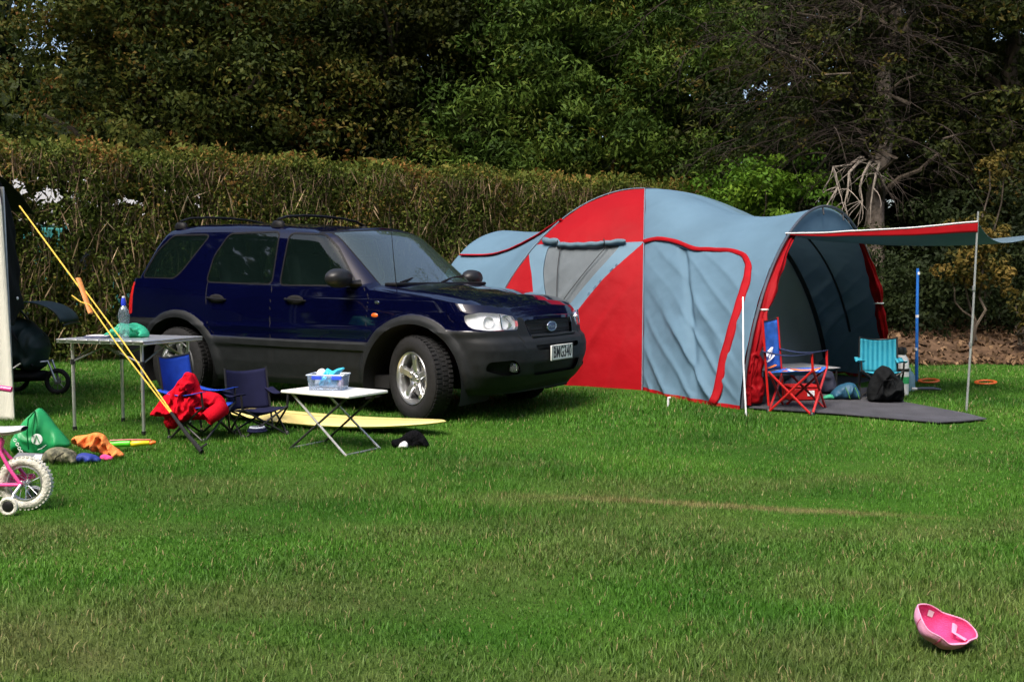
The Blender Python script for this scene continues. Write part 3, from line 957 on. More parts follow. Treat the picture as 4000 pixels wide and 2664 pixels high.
# bonnet and the deck under the glasshouse
K = 26
cols = [i for i in range(len(C0)) if C0[i, 0] > .55]
D = np.zeros((len(cols), K + 1, 4))
for a, i in enumerate(cols):
    ex, ey, ez = G[i, NV, :3]
    for k in range(K + 1):
        t = k / K
        y = ey * (1 - t)
        zz = hood_z(ex, y)
        zz = ez + (zz - hood_z(ex, ey))
        if i < 14: zz = min(ez + .012 * math.sin(math.pi * min(1, t * 1.0) / 2), zz + .02) if t > 0 else ez
        D[a, k] = (ex, y, zz, arc[i])
S.add_grid(D, 'hood')

S.cut(lambda V: arch_d(V) - .468, {'body'}, 'void')
S.cut(lambda V: np.where(np.abs(V[:, 1]) > .5, arch_d(V) - .535, 1), {'body'}, 'flare')
# rear bumper, sills, front bumper (grey plastic)
def bump_line(V):
    x, z, u = V[:, 0], V[:, 2], V[:, 3]
    top = np.where(x > AXF, np.interp(u, [0, .36, .40, .47, .50, .9, 1.4], [.70, .70, .855, .87, .765, .765, .77]), np.where(x < AXR, .80, .655))
    return z - top
S.cut(bump_line, {'body'}, 'clad')
# head lamp (u = distance along the plan outline from the nose)
lampo = shrink_round([(.485, .772), (.74, .768), (.895, .785), (.94, .83), (.925, .885), (.78, .908), (.60, .893), (.475, .866)], .035)
S.cut(lambda V: sd_poly(V[:, [3, 2]], lampo), {'body', 'clad'}, 'lamp')
S.cut(lambda V: sd_poly(V[:, [3, 2]], [(-.1, .712), (.345, .712), (.40, .838), (-.1, .846)]), {'body', 'clad'}, 'grille')
S.cut(lambda V: sd_poly(V[:, [3, 2]], shrink_round([(-.1, .405), (.36, .405), (.40, .50), (-.1, .50)], .02)), {'clad'}, 'intake')
S.cut(lambda V: sd_poly(V[:, [3, 2]], shrink_round([(-.1, .605), (.34, .605), (.37, .645), (-.1, .645)], .012)), {'clad'}, 'intake')
S.cut(lambda V: sd_poly(V[:, [3, 2]], shrink_round([(.52, .435), (.70, .425), (.86, .47), (.84, .535), (.60, .545)], .04)), {'clad'}, 'fog')
S.cut(lambda V: sd_poly(V[:, [3, 2]], [(.50, .645), (1.02, .648), (1.02, .656), (.50, .653)]), {'clad'}, 'gap')
# tail lamp
umax = arc[-1]
S.cut(lambda V: np.maximum.reduce([V[:, 0] + 1.86, .83 - V[:, 2], V[:, 2] - 1.13, .55 - np.abs(V[:, 1])]), {'body', 'clad'}, 'tail')
# shut lines
def line_band(line, w):
    return lambda V: np.where(np.abs(V[:, 1]) > .55, sd_line(V[:, [0, 2]], line) - w, 1)
for ln in ([(-.885, .80), (-.90, 1.14)], [(-.885, .80), (-.84, .72), (-.72, .60), (-.70, .30)], [(-.12, .30), (-.12, 1.12)], [(.90, .30), (.90, .62), (.93, 1.02), (.86, 1.10)],
           [(-.70, .335), (.90, .335)]):
    S.cut(line_band(ln, .0060), {'body', 'clad', 'flare'}, 'gap')
S.cut(lambda V: V[:, 0], {'flare'}, 'flare_rear')
S.cut(lambda V: np.abs(np.abs(V[:, 1]) - (.735 - .05 * np.clip((V[:, 0] - 1.0), 0, 1.2))) - .004, {'hood'}, 'gap')
# glasshouse
GH = Surf()
XFG = [(1.08, 1.06), (1.12, 1.01), (1.54, .54), (1.60, .44), (1.70, .30)]
XRG = [(1.08, -1.985), (1.18, -1.95), (1.45, -1.80), (1.58, -1.70), (1.70, -1.60)]
WG = [(0, .815), (.08, .80), (.78, .690), (.88, .668), (.94, .64), (.98, .60), (1.0, .565)]
def roof_z(x):
    return lerp_tab(x, [(-1.95, 1.60), (-1.75, 1.632), (-1.4, 1.652), (-.75, 1.648), (-.2, 1.625), (.2, 1.595), (.45, 1.555), (.6, 1.53)])
CG = contour(.6, -1.85, .69, 40, 150, 22, .34, 3.0, .15, 3.0)
NG = 44
GG = np.zeros((len(CG), NG + 1, 4))
arcg = np.r_[0, np.cumsum(np.hypot(*np.diff(CG, axis=0).T))]
for i in range(len(CG)):
    x0, y0 = CG[i]
    for j in range(NG + 1):
        v = j / NG
        # iterate once: height limits depend on where the column ends up
        zb = 1.085
        zt = roof_z(np.clip(x0, -1.8, .45)) if i >= 40 else roof_z(.40) + .035 * (1 - i / 40)
        z = zb + (zt - zb) * v
        fx, rx, w = lerp_tab(z, XFG), lerp_tab(z, XRG), lerp_tab(v, WG)
        if i < 40: x = x0 + (fx - .6)
        elif i >= 190: x = x0 + (rx + 1.85)
        else: x = x0 + (fx - .6) * (189 - i) / 150 + (rx + 1.85) * (i - 40) / 150
        GG[i, j] = (x, y0 * w / .69, z, arcg[i])
GH.add_grid(GG, 'shell')
KR = 20
RR = np.zeros((len(CG), KR + 1, 4))
for i in range(len(CG)):
    ex, ey, ez = GG[i, NG, :3]
    for k in range(KR + 1):
        t = k / KR
        RR[i, k] = (ex, ey * (1 - t), ez + .035 * (1 - (1 - t) ** 2) * min(1, abs(ey) / .5), arcg[i])
GH.add_grid(RR, 'roof')
WIN = {'quarter': [(-1.80, 1.175), (-1.385, 1.168), (-1.30, 1.235), (-1.035, 1.545), (-1.09, 1.552), (-1.50, 1.555), (-1.68, 1.40)],
       'rear_door': [(-.945, 1.135), (-.91, 1.36), (-.77, 1.555), (-.19, 1.560), (-.165, 1.12)],
       'front_door': [(-.06, 1.112), (-.06, 1.545), (.31, 1.528), (.47, 1.42), (.755, 1.112)]}
def onside(V, d): return np.where((np.abs(V[:, 1]) > .3) & (V[:, 3] > arcg[24]), d, 1)
for k, pl in WIN.items():
    pr = shrink_round(pl, .05)
    GH.cut(lambda V: onside(V, sd_poly(V[:, [0, 2]], pr) - .016), {'shell'}, 'seal')
    GH.cut(lambda V: onside(V, sd_poly(V[:, [0, 2]], pr)), {'seal'}, 'glass_' + k)
def screen(V):
    v = (V[:, 2] - 1.10) / .45
    lim = .69 - .08 * np.clip(v, -.2, 1.1)
    return np.maximum.reduce([np.abs(V[:, 1]) - lim, 1.105 - V[:, 2], V[:, 2] - (1.548 + .035 * (1 - (V[:, 1] / .6) ** 2)), .05 - V[:, 0]])
GH.cut(lambda V: screen(V) - .010, {'shell'}, 'seal')
GH.cut(lambda V: screen(V), {'seal'}, 'screen')
GH.cut(lambda V: np.maximum.reduce([np.abs(V[:, 1]) - .56, 1.17 - V[:, 2], V[:, 2] - 1.53, V[:, 0] + 1.55]), {'shell'}, 'hatch_glass')
body = S.build('body', 'body', paint, CAR, mirror=True, sharp=30)
S.build('hood', 'bonnet', paint, CAR, mirror=True, sharp=30)
S.build('clad', 'bumper_cladding', cladding, CAR, mirror=True)
tag(S.build('gap', 'shut_lines', gapm, body, mirror=True), kind='stuff')
S.build('grille', 'grille', mat('grille_mesh', (.012, .012, .014), .5, var=.6, scale=120, bump=1.0, bscale=150), CAR, mirror=True, push=lambda c, V: c - np.array([.025, 0, 0]))
S.build('intake', 'air_intake', blackp, CAR, mirror=True, push=lambda c, V: c - np.array([.03, 0, 0]))
GH.build('shell', 'cabin_shell', paint, CAR, mirror=True)
GH.build('roof', 'roof', paint, CAR, mirror=True)
GH.build('seal', 'window_seals', blackp, CAR, mirror=True)
def inset(c, V):
    c = c.copy(); c[:, 1] *= .993; return c
for sgn in (1, -1):
    for k, nm in (('quarter', 'rear_quarter_window'), ('rear_door', 'rear_door_window'), ('front_door', 'front_door_window')):
        GH.build('glass_' + k, nm, car_glass, CAR, push=lambda c, V: inset(c, V) * np.array([1, sgn, 1]))
GH.build('screen', 'windscreen', screen_glass, CAR, mirror=True, push=lambda c, V: c - np.array([.004, 0, 0]))
GH.build('hatch_glass', 'hatch_window', car_glass, CAR, mirror=True)
for sgn in (1, -1):
    fx = np.array([1, sgn, 1])
    hl = S.build('lamp', 'headlight', lens_glass, CAR, push=lambda c, V: c * fx)
    S.build('lamp', 'reflector', mat('reflector', (.92, .93, .95), .3, metal=.0, var=.03), hl, push=lambda c, V: (c * np.array([1, .972, 1]) - np.array([.032, 0, 0])) * fx)
    for (cx, cy, cz, rr) in ((2.045, -.585, .828, .056), (1.965, -.71, .83, .046)):
        m = MB(); m.lathe([(0, -.03), (rr * .45, -.028), (rr * .8, -.01), (rr, .016), (rr * .97, .02)], 24, (0, 0, 0), 'x')
        q = m.build('lamp_bowl', chrome, hl); q.location = (cx - .012, cy * sgn, cz); q.rotation_euler = (0, 0, -sgn * R(32))
    m = MB(); m.tube([(2.05, -.655 * sgn, .775), (2.03, -.66 * sgn, .89)], .007, 6); m.build('divider', chrome, hl)
    for fk in ('flare', 'flare_rear'): S.build(fk, 'arch_flare', cladding, CAR, push=lambda c, V: c * fx)
    S.build('fog', 'fog_lamp_recess', blackp, CAR, push=lambda c, V: (c * np.array([1, .96, 1]) - np.array([.03, 0, 0])) * fx)
    S.build('tail', 'tail_light', red_lens, CAR, push=lambda c, V: c * fx)
    m = MB(); m.lathe([(0, .012), (.03, .011), (.042, .004), (.046, -.02)], 20, (0, 0, 0), 'x')
    q = m.build('fog_lamp', lens_glass, CAR); q.location = (2.115, -.585 * sgn, .487); q.rotation_euler = (0, 0, -sgn * R(25))
    m = MB(); m.lathe([(0, -.012), (.03, -.012), (.04, .0)], 20, (0, 0, 0), 'x')
    q = m.build('fog_bulb', chrome, CAR); q.location = (2.104, -.585 * sgn, .487); q.rotation_euler = (0, 0, -sgn * R(25))
    # side repeater, badge, handles
    m = MB(); m.lathe([(0, .013), (.03, .010), (.045, 0)], 20, (0, 0, 0), 'y'); q = m.build('side_repeater', orange_lens, CAR)
    q.location = (1.0, -.866 * sgn, .872); q.scale = (.95, -sgn, .5)
    m = MB(); m.lathe([(0, .006), (.02, .006), (.024, 0)], 16, (0, 0, 0), 'y'); q = m.build('wing_badge', chrome, CAR)
    q.location = (1.02, -.867 * sgn, .975); q.scale = (1, -sgn, .55)
    for x0 in (.16, -.76):
        m = MB(); m.tube([(x0 - .11, -.862 * sgn, .995), (x0 - .09, -.890 * sgn, .99), (x0, -.896 * sgn, .985), (x0 + .09, -.890 * sgn, .98), (x0 + .11, -.862 * sgn, .977)], .013, 8, flat=.7)
        hd = m.build('door_handle', blackp if True else paint, CAR)
        m = MB(); m.lathe([(0, 0), (.03, .002), (.07, .004), (.078, 0)], 20, (0, 0, 0), 'y'); q = m.build('handle_cup', gapm, hd)
        q.location = (x0, -.868 * sgn, .985); q.scale = (1.2, -sgn * .6, .5)
    # door mirror
    m = MB()
    m.lathe([(0, -.085), (.055, -.08), (.085, -.055), (.097, -.01), (.097, .03), (.088, .05), (0, .045)], 24, (0, 0, 0), 'x')
    mr = m.build('door_mirror', mat('mirror_plastic', (.014, .014, .015), .4, var=.2, spec=.3) if sgn == 1 else bpy.data.materials['mirror_plastic'], CAR)
    mr.scale = (-.95, 1.32, .80); mr.location = (.735, -.985 * sgn, 1.165)
    m = MB(); m.tube([(.73, -.90 * sgn, 1.135), (.76, -.85 * sgn, 1.12), (.80, -.80 * sgn, 1.12)], [.045, .045, .06], 10, flat=.6); m.build('mirror_arm', blackp, CAR)
    # mud flap ahead of the rear wheel, arch liners
    for ax in (AXF, AXR):
        m = MB()
        def liner(u, v, ax=ax):
            a = R(-18) + R(216) * u
            return (ax + .468 * math.cos(a), -sgn * (.895 - .42 * v), max(.16, ARCH_Z + .468 * math.sin(a)))
        m.grid(liner, 40, 4); m.build('arch_liner', gapm, CAR)
# sills' underside, floor pan
m = MB(); m.box((.0, 0, .33), (2.1, 1.5, .10)); m.box((1.75, 0, .36), (.5, 1.0, .16)); m.box((-1.75, 0, .38), (.4, 1.2, .16)); m.build('floor_pan', gapm, CAR)
m = MB(); m.grid(lambda u, v: (-2.0 + 4.1 * u, -.78 + 1.56 * v, .29), 8, 4); 
m = MB(); m.box((.05, 0, .62), (1.72, 1.3, .5)); m.build('cabin_floor', gapm, CAR)
# cabin: dash, seats, wheel
seatm = mat('seat_cloth', (.035, .036, .04), .9, var=.2)
m = MB(); m.box((.72, 0, 1.03), (.5, 1.42, .14)); m.tube([(.62, -.66, 1.06), (.62, .66, 1.06)], .06, 10); m.build('dashboard', blackp, CAR, bevel=.04)
m = MB(); m.ring((0, 0, 0), .18, .016, 'x', 28, 6); m.tube([(0, -.17, 0), (0, .17, 0)], .016, 6); q = m.build('steering_wheel', blackp, CAR); q.location = (.40, -.36, 1.06); q.rotation_euler = (0, R(-25), 0)
for sx, sy in ((.0, -.36), (.0, .36), (-.85, -.36), (-.85, .36)):
    m = MB()
    m.add([], [])
    rot = Matrix.Rotation(R(-14), 3, 'Y')
    m.box((sx + .2, sy, .90), (.52, .5, .14)); m.box((sx - .10, sy, 1.13), (.13, .48, .50), rot)
    st = m.build('seat', seatm, CAR, bevel=.05)
    m = MB(); m.box((sx - .20, sy, 1.45), (.09, .26, .15), rot); m.build('headrest', seatm, st, bevel=.04)
# roof rack: two arched cross bars on feet
for x0, zr in ((-1.50, 1.672), (-.28, 1.655)):
    m = MB(); m.tube([(x0, -.60, zr + .02), (x0, -.48, zr + .055), (x0, -.25, zr + .075), (x0, 0, zr + .08), (x0, .25, zr + .075), (x0, .48, zr + .055), (x0, .60, zr + .02)], .016, 8, flat=.7)
    rk = m.build('roof_bar', blackp, CAR)
    for s_ in (-1, 1):
        m = MB(); m.lathe([(0, .045), (.05, .04), (.07, .02), (.085, -.03), (.085, -.06)], 18, (0, 0, 0)); q = m.build('bar_foot', blackp, rk); q.location = (x0, s_ * .585, zr - .012); q.scale = (.9, .5, .62)
# wipers, aerial
for y0, y1 in ((-.55, .0), (.05, .58)):
    m = MB(); m.tube([(1.02, y0, 1.13), (.94, (y0 + y1) / 2, 1.165), (.90, y1, 1.185)], .009, 6); m.build('wiper', blackp, CAR)
m = MB(); m.box((1.02, 0, 1.115), (.12, 1.38, .03)); m.build('cowl_grille', blackp, CAR, bevel=.01)
m = MB(); m.tube([(1.12, -.74, 1.09), (1.10, -.745, 1.30), (1.06, -.75, 1.75)], [.004, .003, .002], 5); m.build('aerial', blackp, CAR)
# number plate and badge
pl = MB(); pl.box((2.222, .0, .572), (.012, .372, .122)); plate = pl.build('number_plate', mat('plate_white', (.74, .76, .72), .4, var=.03), CAR, bevel=.004)
pm = mat('plate_black', (.012, .012, .014), .5)
text_mesh('plate_characters', 'BMG340', .128, pm, plate, (2.2295, 0, .571), (R(90), 0, R(90)), sx=.66, depth=.0008, space=1.06, offset=.0016)
m = MB(); m.tube([(2.2290, -.178, .516), (2.2290, .178, .516), (2.2290, .178, .628), (2.2290, -.178, .628), (2.2290, -.178, .516)], .002, 5); m.build('plate_border', pm, plate)
m = MB(); m.lathe([(0, .006), (.055, .005), (.06, 0)], 28, (0, 0, 0), 'x'); q = m.build('badge', mat('badge_blue', (.008, .02, .11), .2, coat=1), CAR); q.location = (2.128, 0, .778); q.scale = (1, 1.25, .62)
m = MB(); m.ring((0, 0, 0), .06, .006, 'x', 32, 6); q2 = m.build('badge_ring', chrome, q)
text_mesh('badge_script', 'Ford', .05, chrome, q, (.008, 0, 0), (R(90), 0, R(90)), sx=1.0, depth=.001)
m = MB(); m.tube([(2.150, -.36, .712), (2.160, 0, .708), (2.150, .36, .712)], .010, 8); m.build('grille_trim', cladding, CAR)
for zz in (.735, .757, .80, .822):
    m = MB(); m.tube([(2.108, -.36, zz), (2.122, 0, zz), (2.108, .36, zz)], .0035, 5); m.build('grille_bar', blackp, CAR)

def wheel(cx, sgn, steer):
    w = bpy.data.objects.new('wheel', None); COL.objects.link(w); w.parent = CAR; w.empty_display_size = .1
    w.location = (cx, -sgn * .79, .387); w.scale = (.92, .92, .92); w.rotation_euler = (0, 0, steer + (0 if sgn == 1 else math.pi))
    m = MB()   # local y- is the outer face
    m.lathe([(.225, -.085), (.245, -.105), (.28, -.112), (.325, -.106), (.352, -.088), (.358, -.04), (.36, 0), (.358, .04), (.352, .088), (.325, .106), (.28, .112), (.235, .10), (.225, .08)], 64, axis='y', close=True)
    m.build('tyre', dark_rubber, w)
    m = MB()
    for k in range(56):
        a = 2 * math.pi * k / 56
        for yy, o in ((-.06, 0), (0, .5), (.06, 0)):
            b = a + o * 2 * math.pi / 56
            m.box((.359 * math.cos(b), yy, .359 * math.sin(b)), (.010, .042, .026), Matrix.Rotation(-b, 3, 'Y'))
    m.build('tread', dark_rubber, w, smooth=False)
    m = MB()
    m.lathe([(.228, -.088), (.222, -.098), (.208, -.092), (.200, -.07), (.196, .0), (.196, .08), (.226, .09)], 48, axis='y')
    rim = m.build('rim', alloy, w)
    m = MB(); m.lathe([(0, .02), (.198, .02)], 32, axis='y'); m.build('brake_shadow', gapm, w)
    m = MB(); m.lathe([(.02, -.02), (.14, -.02), (.15, -.01), (.15, .01)], 32, axis='y'); m.build('brake_disc', steel, w)
    for k in range(5):
        a = 2 * math.pi * k / 5 + .3
        m = MB()
        pr = [(.03, -.046, .040), (.09, -.058, .035), (.15, -.066, .034), (.205, -.078, .044)]
        v = []
        for r_, y_, hw in pr:
            for t_ in (-1, -.55, .55, 1):
                yy = y_ + (0.022 if abs(t_) == 1 else 0)
                x_, z_ = r_, hw * t_
                v.append((x_ * math.cos(a) - z_ * math.sin(a), yy, x_ * math.sin(a) + z_ * math.cos(a)))
        f = [[i * 4 + j, i * 4 + j + 1, (i + 1) * 4 + j + 1, (i + 1) * 4 + j] for i in range(3) for j in range(3)]
        m.add(v, f); m.build('spoke', alloy, w, solid=.012)
    m = MB(); m.lathe([(0, -.068), (.030, -.066), (.038, -.055), (.062, -.05), (.07, -.02)], 24, axis='y'); m.build('hub_cap', alloy, w)
    for k in range(5):
        a = 2 * math.pi * (k + .5) / 5 + .3
        m = MB(); m.lathe([(0, -.064), (.008, -.064), (.010, -.045)], 8, (.048 * math.cos(a), 0, .048 * math.sin(a)), 'y'); m.build('lug_nut', chrome, w)
    return w
wheel(1.385, 1, -R(20)); wheel(-1.265, 1, 0); wheel(1.385, -1, -R(20)); wheel(-1.265, -1, 0)

# ---------------------------------------------------------------- the big tent
TN = Vector((2.02, 8.81)); TC = Vector((.6527, .7576)); TA = Vector((-.7576, .6527))   # near hoop foot, across, toward the back
def tp(a, c, z=0.0):
    q = TN + TA * a + TC * c
    return Vector((q.x, q.y, z))
def tent_fabric(name, col, rough=.62, trans=.32, wr=.28):
    m = mat(name, col, rough, var=.10, scale=1.6, trans=trans, spec=.12)
    n, l = m.node_tree.nodes, m.node_tree.links
    b = n['Principled BSDF']
    g = n.new('ShaderNodeNewGeometry')
    n1 = n.new('ShaderNodeTexNoise'); n1.inputs['Scale'].default_value = 3.2; n1.inputs['Detail'].default_value = 6; n1.inputs['Distortion'].default_value = .2
    n2 = n.new('ShaderNodeTexNoise'); n2.inputs['Scale'].default_value = 420
    l.new(g.outputs['Position'], n1.inputs['Vector']); l.new(g.outputs['Position'], n2.inputs['Vector'])
    b1 = n.new('ShaderNodeBump'); b1.inputs['Strength'].default_value = wr; b1.inputs['Distance'].default_value = .05
    b2 = n.new('ShaderNodeBump'); b2.inputs['Strength'].default_value = .15; b2.inputs['Distance'].default_value = .002
    l.new(n1.outputs['Fac'], b1.inputs['Height']); l.new(n2.outputs['Fac'], b2.inputs['Height'])
    l.new(b1.outputs[0], b2.inputs['Normal']); l.new(b2.outputs[0], b.inputs['Normal'])
    return m
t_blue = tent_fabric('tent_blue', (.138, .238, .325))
t_red = tent_fabric('tent_red', (.31, .0035, .008), trans=.15)
t_trim = mat('tent_red_trim', (.30, .0035, .008), .7, var=.15, scale=8, spec=.12)
t_lite = tent_fabric('tent_light_band', (.17, .28, .375))
t_net = mat('window_net', (.105, .125, .14), .8, var=.15, scale=3, bump=.3, bscale=500)
t_dark = mat('tent_dark', (.02, .022, .026), .6, var=.2)
t_inner = tent_fabric('inner_tent', (.58, .58, .60), trans=.3)
t_rope = mat('dark_cord', (.012, .012, .014), .8)
pole_m = mat('tent_pole', (.10, .11, .13), .4, metal=.6)

TENT = thing('family_tent', 'large red and grey-blue dome tent with a porch and awning', 'tent', (2.02, 8.81, 0))
TO = Vector((2.02, 8.81, 0))
APEX = Vector((1.58, 11.9)); HA = 2.21
PA = Vector((1.36, 10.33)); PB = Vector((-.44, 11.32)); 
PD = tp(1.35, 3.75).to_2d(); PC = tp(3.45, 3.8).to_2d()
def pole(base, u):
    q = base.lerp(APEX, u)
    return Vector((q.x, q.y, HA * max(0, 1 - (1 - u) ** 2) ** .68))
def wrinkle(p, n, amp):
    return p + n * (noise.fractal(Vector(p) * 2.6, 1.0, 2.1, 3) * amp)

# --- near wall of the dome between poles A and B: red fan, blue door panel, net window
DW = Surf()
nu_, ns_ = 90, 110
A_ = np.zeros((nu_ + 1, ns_ + 1, 5))
for i in range(nu_ + 1):
    u = (i / nu_) ** 1.25
    pa, pb = pole(PA, u), pole(PB, u)
    for j in range(ns_ + 1):
        s_ = j / ns_
        p = pa.lerp(pb, s_)
        bulge = .07 * math.sin(math.pi * s_) * math.sin(math.pi * min(1, u * 1.15)) 
        nrm = Vector((-.45, -.85, .3)).normalized()
        p = p + nrm * (bulge - .05 * math.sin(math.pi * s_) * (1 - u) ** 4)
        # tension folds falling to the foot of the right-hand red panel
        f = max(0, 1 - u / .30)
        p = p + nrm * (.030 * f * (math.exp(-(math.sin(s_ * 15 + u * 26) / .4) ** 2) - .3) * math.sin(math.pi * s_))
        p = wrinkle(p, nrm, .012)
        A_[i, j] = (p.x, p.y, p.z, u, s_)
DW.add_grid(A_, 'red')
VP = [(.365, .0), (.215, .285), (.112, .44), (.05, .455), (-.02, .46), (-.02, .53), (.05, .58), (.10, .66), (.16, .76), (.23, .85), (.32, 1.01), (.36, 1.01), (.36, .9), (.355, .5), (.36, .15)]
DW.cut(lambda V: sd_poly(V[:, [3, 4]] * [2.6, 1], [(a * 2.6, b) for a, b in VP]), {'red'}, 'band')
WP = [(.345, .86), (.345, .20), (.30, .255), (.215, .375), (.13, .50), (.125, .56), (.15, .66), (.24, .77)]
DW.cut(lambda V: sd_poly(V[:, [3, 4]] * [2.6, 1], shrink_round([(a * 2.6, b) for a, b in WP], .03)), {'band'}, 'net')
DW.cut(lambda V: V[:, 3] - .36, {'red'}, 'redlow')
DW.cut(lambda V: V[:, 4] - .5, {'redlow'}, 'redright')
def rel(c, V): return c - np.array(TO)
DW.build('red', 'red_roof_panel', t_red, TENT, push=rel)
DW.build('redlow', 'red_wing_panel', t_red, TENT, push=rel)
DW.build('redright', 'red_wing_panel', t_red, TENT, push=rel)
DW.build('band', 'door_panel', t_lite, TENT, push=rel)
net = DW.build('net', 'net_window', t_net, TENT, push=lambda c, V: rel(c, V) + np.array([.006, .012, 0]))
def dw(u, s_, out=.02):
    p = pole(PA, u).lerp(pole(PB, u), s_)
    n = Vector((-.45, -.85, .3)).normalized()
    return p + n * (out + .07 * math.sin(math.pi * s_) * math.sin(math.pi * min(1, u * 1.15)) - .05 * math.sin(math.pi * s_) * (1 - u) ** 4) - TO
# rolled-up window cover with ties
m = MB(); pts = []; rr = []
for k in range(40):
    t = k / 39
    s_ = .95 - .80 * t
    u = .362 - .02 * math.sin(math.pi * t) + (.012 if t < .25 else 0)
    pts.append(dw(u, s_, .035) + Vector((0, 0, .004 * math.sin(k * 1.1)))); rr.append((.038 if t < .22 else .027) * (1 + .05 * math.sin(k * 1.3)) * (.5 if k in (0, 39) else 1) * (.72 if k in (9, 30) else 1))
m.tube(pts, rr, 10); m.build('rolled_window_cover', tent_fabric('tent_dusk', (.15, .235, .30)), TENT)
for t in (.23, .77):
    s_ = .95 - .80 * t
    m = MB(); c = dw(.352, s_, .035); m.ring(c, .036, .006, 'x', 18, 6); m.build('tie', t_rope, TENT)
for (u0, s0, u1, s1) in ((.34, .72, .14, .57), (.34, .30, .135, .545)):
    m = MB(); m.tube([dw(u0 + (u1 - u0) * k / 6, s0 + (s1 - s0) * k / 6, .022) for k in range(7)], .0045, 5); m.build('guy_cord', t_rope, TENT)
# small dark printed marks along the diagonal band
for k, (uu, ss_) in enumerate(((.262, .205), (.245, .235), (.205, .305), (.186, .335), (.168, .37))):
    c = dw(uu, ss_, .010)
    m = MB(); m.box(c, (.045 if k % 2 else .03, .003, .012), Matrix.Rotation(R(-42), 3, 'Y')); m.build('band_mark', mat('band_print', (.10, .16, .25), .7) if k == 0 else bpy.data.materials['band_print'], TENT)

# --- porch: loft from pole A - apex - pole D to the porch hoop
HF = Vector((4.316, 11.477)); HHOOP = 1.87
def hoop(t):
    q = TN.lerp(HF, t)
    return Vector((q.x, q.y, HHOOP * max(0, 1 - abs(2 * t - 1) ** 2.05) ** .63))
def arcparam(fn, n=400):
    P = [fn(i / n) for i in range(n + 1)]
    d = [0]
    for a, b in zip(P[:-1], P[1:]): d.append(d[-1] + (b - a).length)
    d = np.array(d) / d[-1]
    ts = np.linspace(0, 1, n + 1)
    return lambda s: fn(float(np.interp(s, d, ts)))
domeA = arcparam(lambda t: pole(PA, 2 * t) if t < .5 else pole(PD, 2 - 2 * t))
hoopA = arcparam(hoop)
def porch(v, t, noisy=True):
    a, b = domeA(t), hoopA(t)
    p = a.lerp(b, v)
    top = math.sin(math.pi * t)
    sag = math.sin(math.pi * v ** 1.35) * (.17 * top ** 2) - .075 * math.sin(math.pi * min(1, v * 1.8)) * top ** 2
    p.z -= sag
    # low flare: skirt pegged out between the poles
    if t < .5:
        low = max(0, 1 - t / .14)
        p += Vector((-.05, -.06, 0)) * math.sin(math.pi * v) * low
    out = Vector((-.8, -.55, .2)).normalized() if t < .5 else Vector((.7, .7, .2)).normalized()
    if noisy:
        # diagonal tension folds over the lower half of the side wall
        low = max(0, 1 - t / .30) if t < .5 else max(0, 1 - (1 - t) / .3)
        env = math.sin(math.pi * min(1, max(0, v))) ** .6
        w_ = 1.3 * noise.noise(Vector((v * 2.2, t * 7, 3)))
        for k_, (fa, fb, am, po) in enumerate(((8, 30, .058, 3.0), (14, 60, .042, 2.4), (5, 17, .040, 3.5))):
            r_ = math.exp(-(math.sin(v * fa + t * fb + w_ + k_ * 1.1) / .46) ** 2)
            gate = .35 + .65 * (noise.noise(Vector((v * 2.4 + k_, t * 8 + 5, 9))) + .5)
            p += out * (am * low ** .8 * env * r_ * gate)
        p += out * (.014 * env * math.sin(v * 9 - t * 16) * min(1, t * 5))
        # one long crease running down from the piping
        cr = abs((v - .30) - (.285 - t) * 1.25)
        if t < .275: p -= out * (.040 * math.exp(-(cr / .034) ** 2) * min(1, t / .06))
        p = wrinkle(p, out, .014)
    return p
PO = Surf()
nv_, nt_ = 150, 400
A_ = np.zeros((nv_ + 1, nt_ + 1, 5))
for i in range(nv_ + 1):
    for j in range(nt_ + 1):
        p = porch(i / nv_, j / nt_)
        A_[i, j] = (p.x, p.y, p.z, i / nv_, j / nt_)
PO.add_grid(A_, 'blue')
# the far wall has its own wide doorway (open end shows mostly inside)
PO.cut(lambda V: V[:, 2] - .035, {'blue'}, 'skirt')
PO.cut(lambda V: V[:, 4] - .5, {'blue'}, 'near')
PO.build('near', 'porch_side_panel', t_blue, TENT, push=rel)
PO.build('blue', 'porch_far_panel', tent_fabric('tent_blue_shaded', (.10, .165, .205), trans=.12), TENT, push=rel)  # porch shade put into a darker copy of the tent fabric
PO.cut(lambda V: V[:, 4] - .5, {'skirt'}, 'skirt_near')
PO.build('skirt', 'skirt_hem', t_trim, TENT, push=rel)
PO.build('skirt_near', 'skirt_hem', t_trim, TENT, push=rel)
